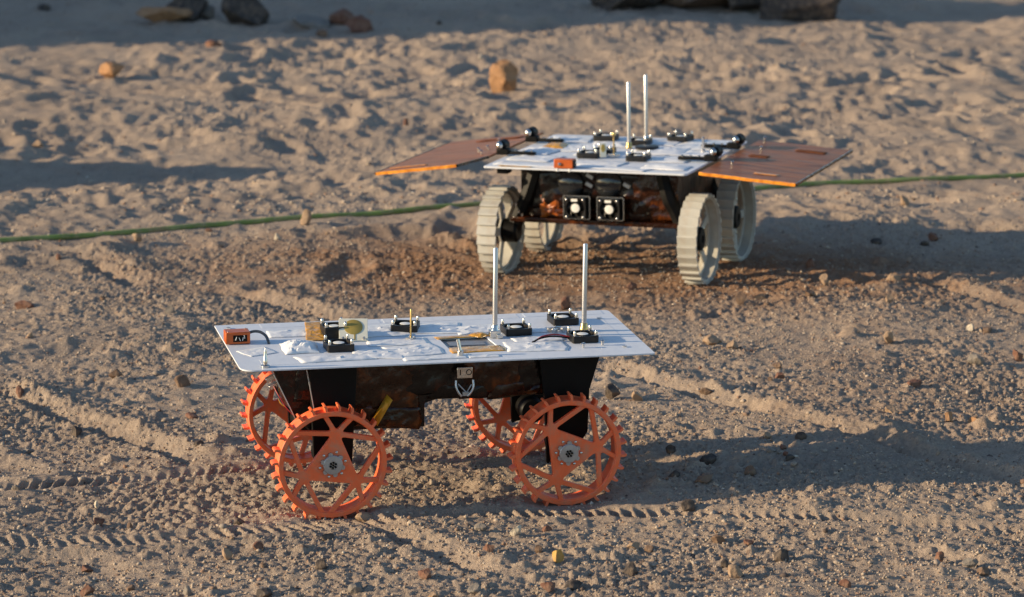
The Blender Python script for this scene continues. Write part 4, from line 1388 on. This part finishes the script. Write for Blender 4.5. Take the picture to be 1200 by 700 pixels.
# right of the far rover
stone(869, 359, 16, 14, 'brown', 'brown pointed stone below the far rover right wheel', sub=3, bury=0.1)
stone(967, 338, 14, 13, 'tan', 'tan stone at the lower rim of the far rover shadow', sub=3, bury=0.15)
stone(1042, 402, 18, 15, 'tan', 'squarish tan-brown stone alone on the right sand', sub=3, bury=0.15)
stone(1138, 388, 13, 9, 'pale', 'white pebble on the sand at the right', sub=3)
stone(1158, 390, 15, 9, 'brown', 'brown stone right of the white pebble', sub=3)
stone(1143, 427, 24, 12, 'grey', 'wide greyish stone at the right below the white pebble', sub=3)
stone(1193, 424, 15, 14, 'red', 'reddish stone at the right edge', sub=3, bury=0.15)
stone(1072, 454, 20, 11, 'red', 'reddish clod on the right sand above the shadow', sub=3)
stone(915, 444, 15, 10, 'red', 'dark red stone on the sand right of the near deck', sub=3)
stone(912, 434, 15, 9, 'brown', 'brown stone just behind a dark red one', sub=3)
stone(827, 457, 18, 11, 'brown', 'brown clod between the near deck and the lit rut', sub=3)
stone(837, 404, 24, 12, 'tan', 'wide tan clod right of the near deck', sub=3)
stone(857, 409, 15, 11, 'tan', 'small tan clod touching the wide one right of the near deck', sub=3)
stone(1028, 287, 16, 9, 'dark', 'dark stone in the upper rim of the far rover shadow', sub=3)
stone(1095, 283, 16, 11, 'red', 'reddish stone in the upper rim of the far rover shadow', sub=3)
stone(1083, 287, 13, 8, 'dark', 'small dark stone left of a reddish one, far shadow', sub=2)
stone(1047, 329, 16, 10, 'tan', 'tan stone inside the far rover shadow', sub=3)
stone(950, 313, 13, 10, 'red', 'red stone in shadow right of the far rover', sub=3)
stone(1042, 355, 16, 11, 'tan', 'tan clod below the far rover shadow', sub=3)
stone(1102, 357, 14, 9, 'tan', 'small tan stone below the far shadow, further right', sub=3)
stone(895, 350, 22, 7, 'dark', 'long flat dark stone below the far rover', sub=3)
stone(950, 348, 18, 10, 'brown', 'brown stone below the tan one at the far shadow rim', sub=3)
stone(663, 364, 15, 14, 'red', 'red-brown stone just behind the near deck', sub=3, bury=0.1)
stone(740, 340, 16, 11, 'red', 'red stone on the sand under the far rover front edge', sub=3)
stone(612, 343, 12, 9, 'tan', 'small tan stone below the far rover left wheel', sub=3)

# small stones nobody could tell apart, a little bigger than the gravel
sr = random.Random(99)
for k in range(60):
    py = 270 + 425 * sr.random()
    px = sr.random() * 1200
    if 240 < px < 780 and 340 < py < 600:
        continue
    w = 4.5 + 4.5 * sr.random() ** 2
    kind = sr.choice(['tan', 'tan', 'brown', 'brown', 'red', 'grey', 'dark'])
    stone(px, py, w, w * sr.uniform(0.55, 0.9), kind, 'one of the tiny pebbles strewn over the sand around the rovers', 'tiny pebbles strewn over the sand', name='pebble', sub=2)

# gravel: tens of thousands of grains, one object
def build_gravel():
    g = np.random.default_rng(5)
    n1, n2 = 17000, 4000
    y = np.concatenate([5.35 + 4.2 * g.random(n1) ** 1.25, 9.2 + 5.2 * g.random(n2)])
    x = (g.random(n1 + n2) * 2 - 1) * (0.165 * y + 0.15)
    clump = perlin(x * 3.0, y * 3.0, 30) + 0.6 * perlin(x * 9, y * 9, 31)
    keep = clump + 0.9 * g.random(len(x)) > 0.12
    x, y = x[keep], y[keep]
    n = len(x)
    r = np.exp(g.normal(math.log(0.0022), 0.42, n))
    r = np.clip(r * np.where(y > 9.2, 1.7, 1.0), 0.0010, 0.0068)
    z = ground_z(x, y)
    t = (1 + 5 ** 0.5) / 2
    base = np.array([(-1, t, 0), (1, t, 0), (-1, -t, 0), (1, -t, 0), (0, -1, t), (0, 1, t), (0, -1, -t), (0, 1, -t), (t, 0, -1), (t, 0, 1), (-t, 0, -1), (-t, 0, 1)])
    base /= np.linalg.norm(base[0])
    fac = np.array([(0, 11, 5), (0, 5, 1), (0, 1, 7), (0, 7, 10), (0, 10, 11), (1, 5, 9), (5, 11, 4), (11, 10, 2), (10, 7, 6), (7, 1, 8), (3, 9, 4), (3, 4, 2), (3, 2, 6), (3, 6, 8), (3, 8, 9), (4, 9, 5), (2, 4, 11), (6, 2, 10), (8, 6, 7), (9, 8, 1)])
    rad_v = 1 + 0.28 * g.standard_normal((n, 12)).clip(-1.6, 1.6)
    sc = np.stack([1 + 0.35 * g.random(n), 1 + 0.35 * g.random(n), 0.6 + 0.4 * g.random(n)], 1)
    V = base[None] * rad_v[:, :, None] * sc[:, None, :] * r[:, None, None]
    a = g.random(n) * 2 * np.pi
    c, s = np.cos(a)[:, None], np.sin(a)[:, None]
    V = np.stack([V[..., 0] * c - V[..., 1] * s, V[..., 0] * s + V[..., 1] * c, V[..., 2]], -1)
    V += np.stack([x, y, z - 0.05 * r], 1)[:, None, :]
    L = (fac[None] + (np.arange(n) * 12)[:, None, None]).reshape(-1)
    me = mesh_np('gravel', V.reshape(-1, 3), L, 3)
    pal = np.array([(0.39, 0.315, 0.245), (0.35, 0.28, 0.22), (0.42, 0.34, 0.26), (0.30, 0.19, 0.13), (0.22, 0.15, 0.11), (0.12, 0.09, 0.075), (0.58, 0.50, 0.40), (0.32, 0.27, 0.22)])
    ci = g.choice(8, n, p=[0.28, 0.24, 0.17, 0.12, 0.08, 0.04, 0.01, 0.06])
    col = pal[ci] * (0.85 + 0.3 * g.random((n, 1)))
    col = np.concatenate([col, np.ones((n, 1))], 1)
    at = me.attributes.new('grain_colour', 'FLOAT_COLOR', 'POINT')
    at.data.foreach_set('color', np.repeat(col, 12, 0).astype(np.float32).ravel())
    m = bpy.data.materials.new('gravel')
    m.use_nodes = True
    nd = m.node_tree.nodes
    p = nd['Principled BSDF']
    p.inputs['Roughness'].default_value = 0.9
    p.inputs['Specular IOR Level'].default_value = 0.25
    q = nd.new('ShaderNodeAttribute')
    q.attribute_name = 'grain_colour'
    m.node_tree.links.new(q.outputs['Color'], p.inputs['Base Color'])
    # crumbs: the finest grains, eight faces each
    n = 52000
    y = 5.35 + 3.6 * g.random(n) ** 1.15
    x = (g.random(n) * 2 - 1) * (0.165 * y + 0.12)
    keep = perlin(x * 2.2, y * 2.2, 33) + 0.5 * perlin(x * 7, y * 7, 34) + 0.8 * g.random(n) > 0.18
    x, y = x[keep], y[keep]
    n = len(x)
    r = np.clip(np.exp(g.normal(math.log(0.0017), 0.35, n)), 0.0008, 0.004)
    b8 = np.array([(1, 0, 0), (0, 1, 0), (-1, 0, 0), (0, -1, 0), (0, 0, 1), (0, 0, -1.0)])
    f8 = np.array([(0, 1, 4), (1, 2, 4), (2, 3, 4), (3, 0, 4), (1, 0, 5), (2, 1, 5), (3, 2, 5), (0, 3, 5)])
    a = g.random(n) * 2 * np.pi
    c, s = np.cos(a)[:, None], np.sin(a)[:, None]
    W = b8[None] * (0.75 + 0.7 * g.random((n, 6)))[:, :, None] * r[:, None, None]
    W = np.stack([W[..., 0] * c - W[..., 1] * s, W[..., 0] * s + W[..., 1] * c, W[..., 2]], -1)
    W += np.stack([x, y, ground_z(x, y) + 0.35 * r], 1)[:, None, :]
    L = (f8[None] + (np.arange(n) * 6)[:, None, None]).reshape(-1)
    me2 = mesh_np('soil_crumbs', W.reshape(-1, 3), L, 3)
    col = pal[g.choice(8, n, p=[0.30, 0.26, 0.18, 0.10, 0.06, 0.03, 0.01, 0.06])] * (0.85 + 0.3 * g.random((n, 1)))
    col = np.concatenate([col, np.ones((n, 1))], 1)
    at = me2.attributes.new('grain_colour', 'FLOAT_COLOR', 'POINT')
    at.data.foreach_set('color', np.repeat(col, 6, 0).astype(np.float32).ravel())
    tag(link('soil_crumbs', me2, m), 'finest crumbs of soil covering the sand round the rovers', 'soil', kind='stuff')
    print('TRIS ground', 2 * XX.size, 'gravel', len(me.polygons), 'crumbs', len(me2.polygons))
    o = link('gravel', me, m)
    tag(o, 'fine gravel strewn over the sand round the rovers', 'gravel', kind='stuff')


build_gravel()
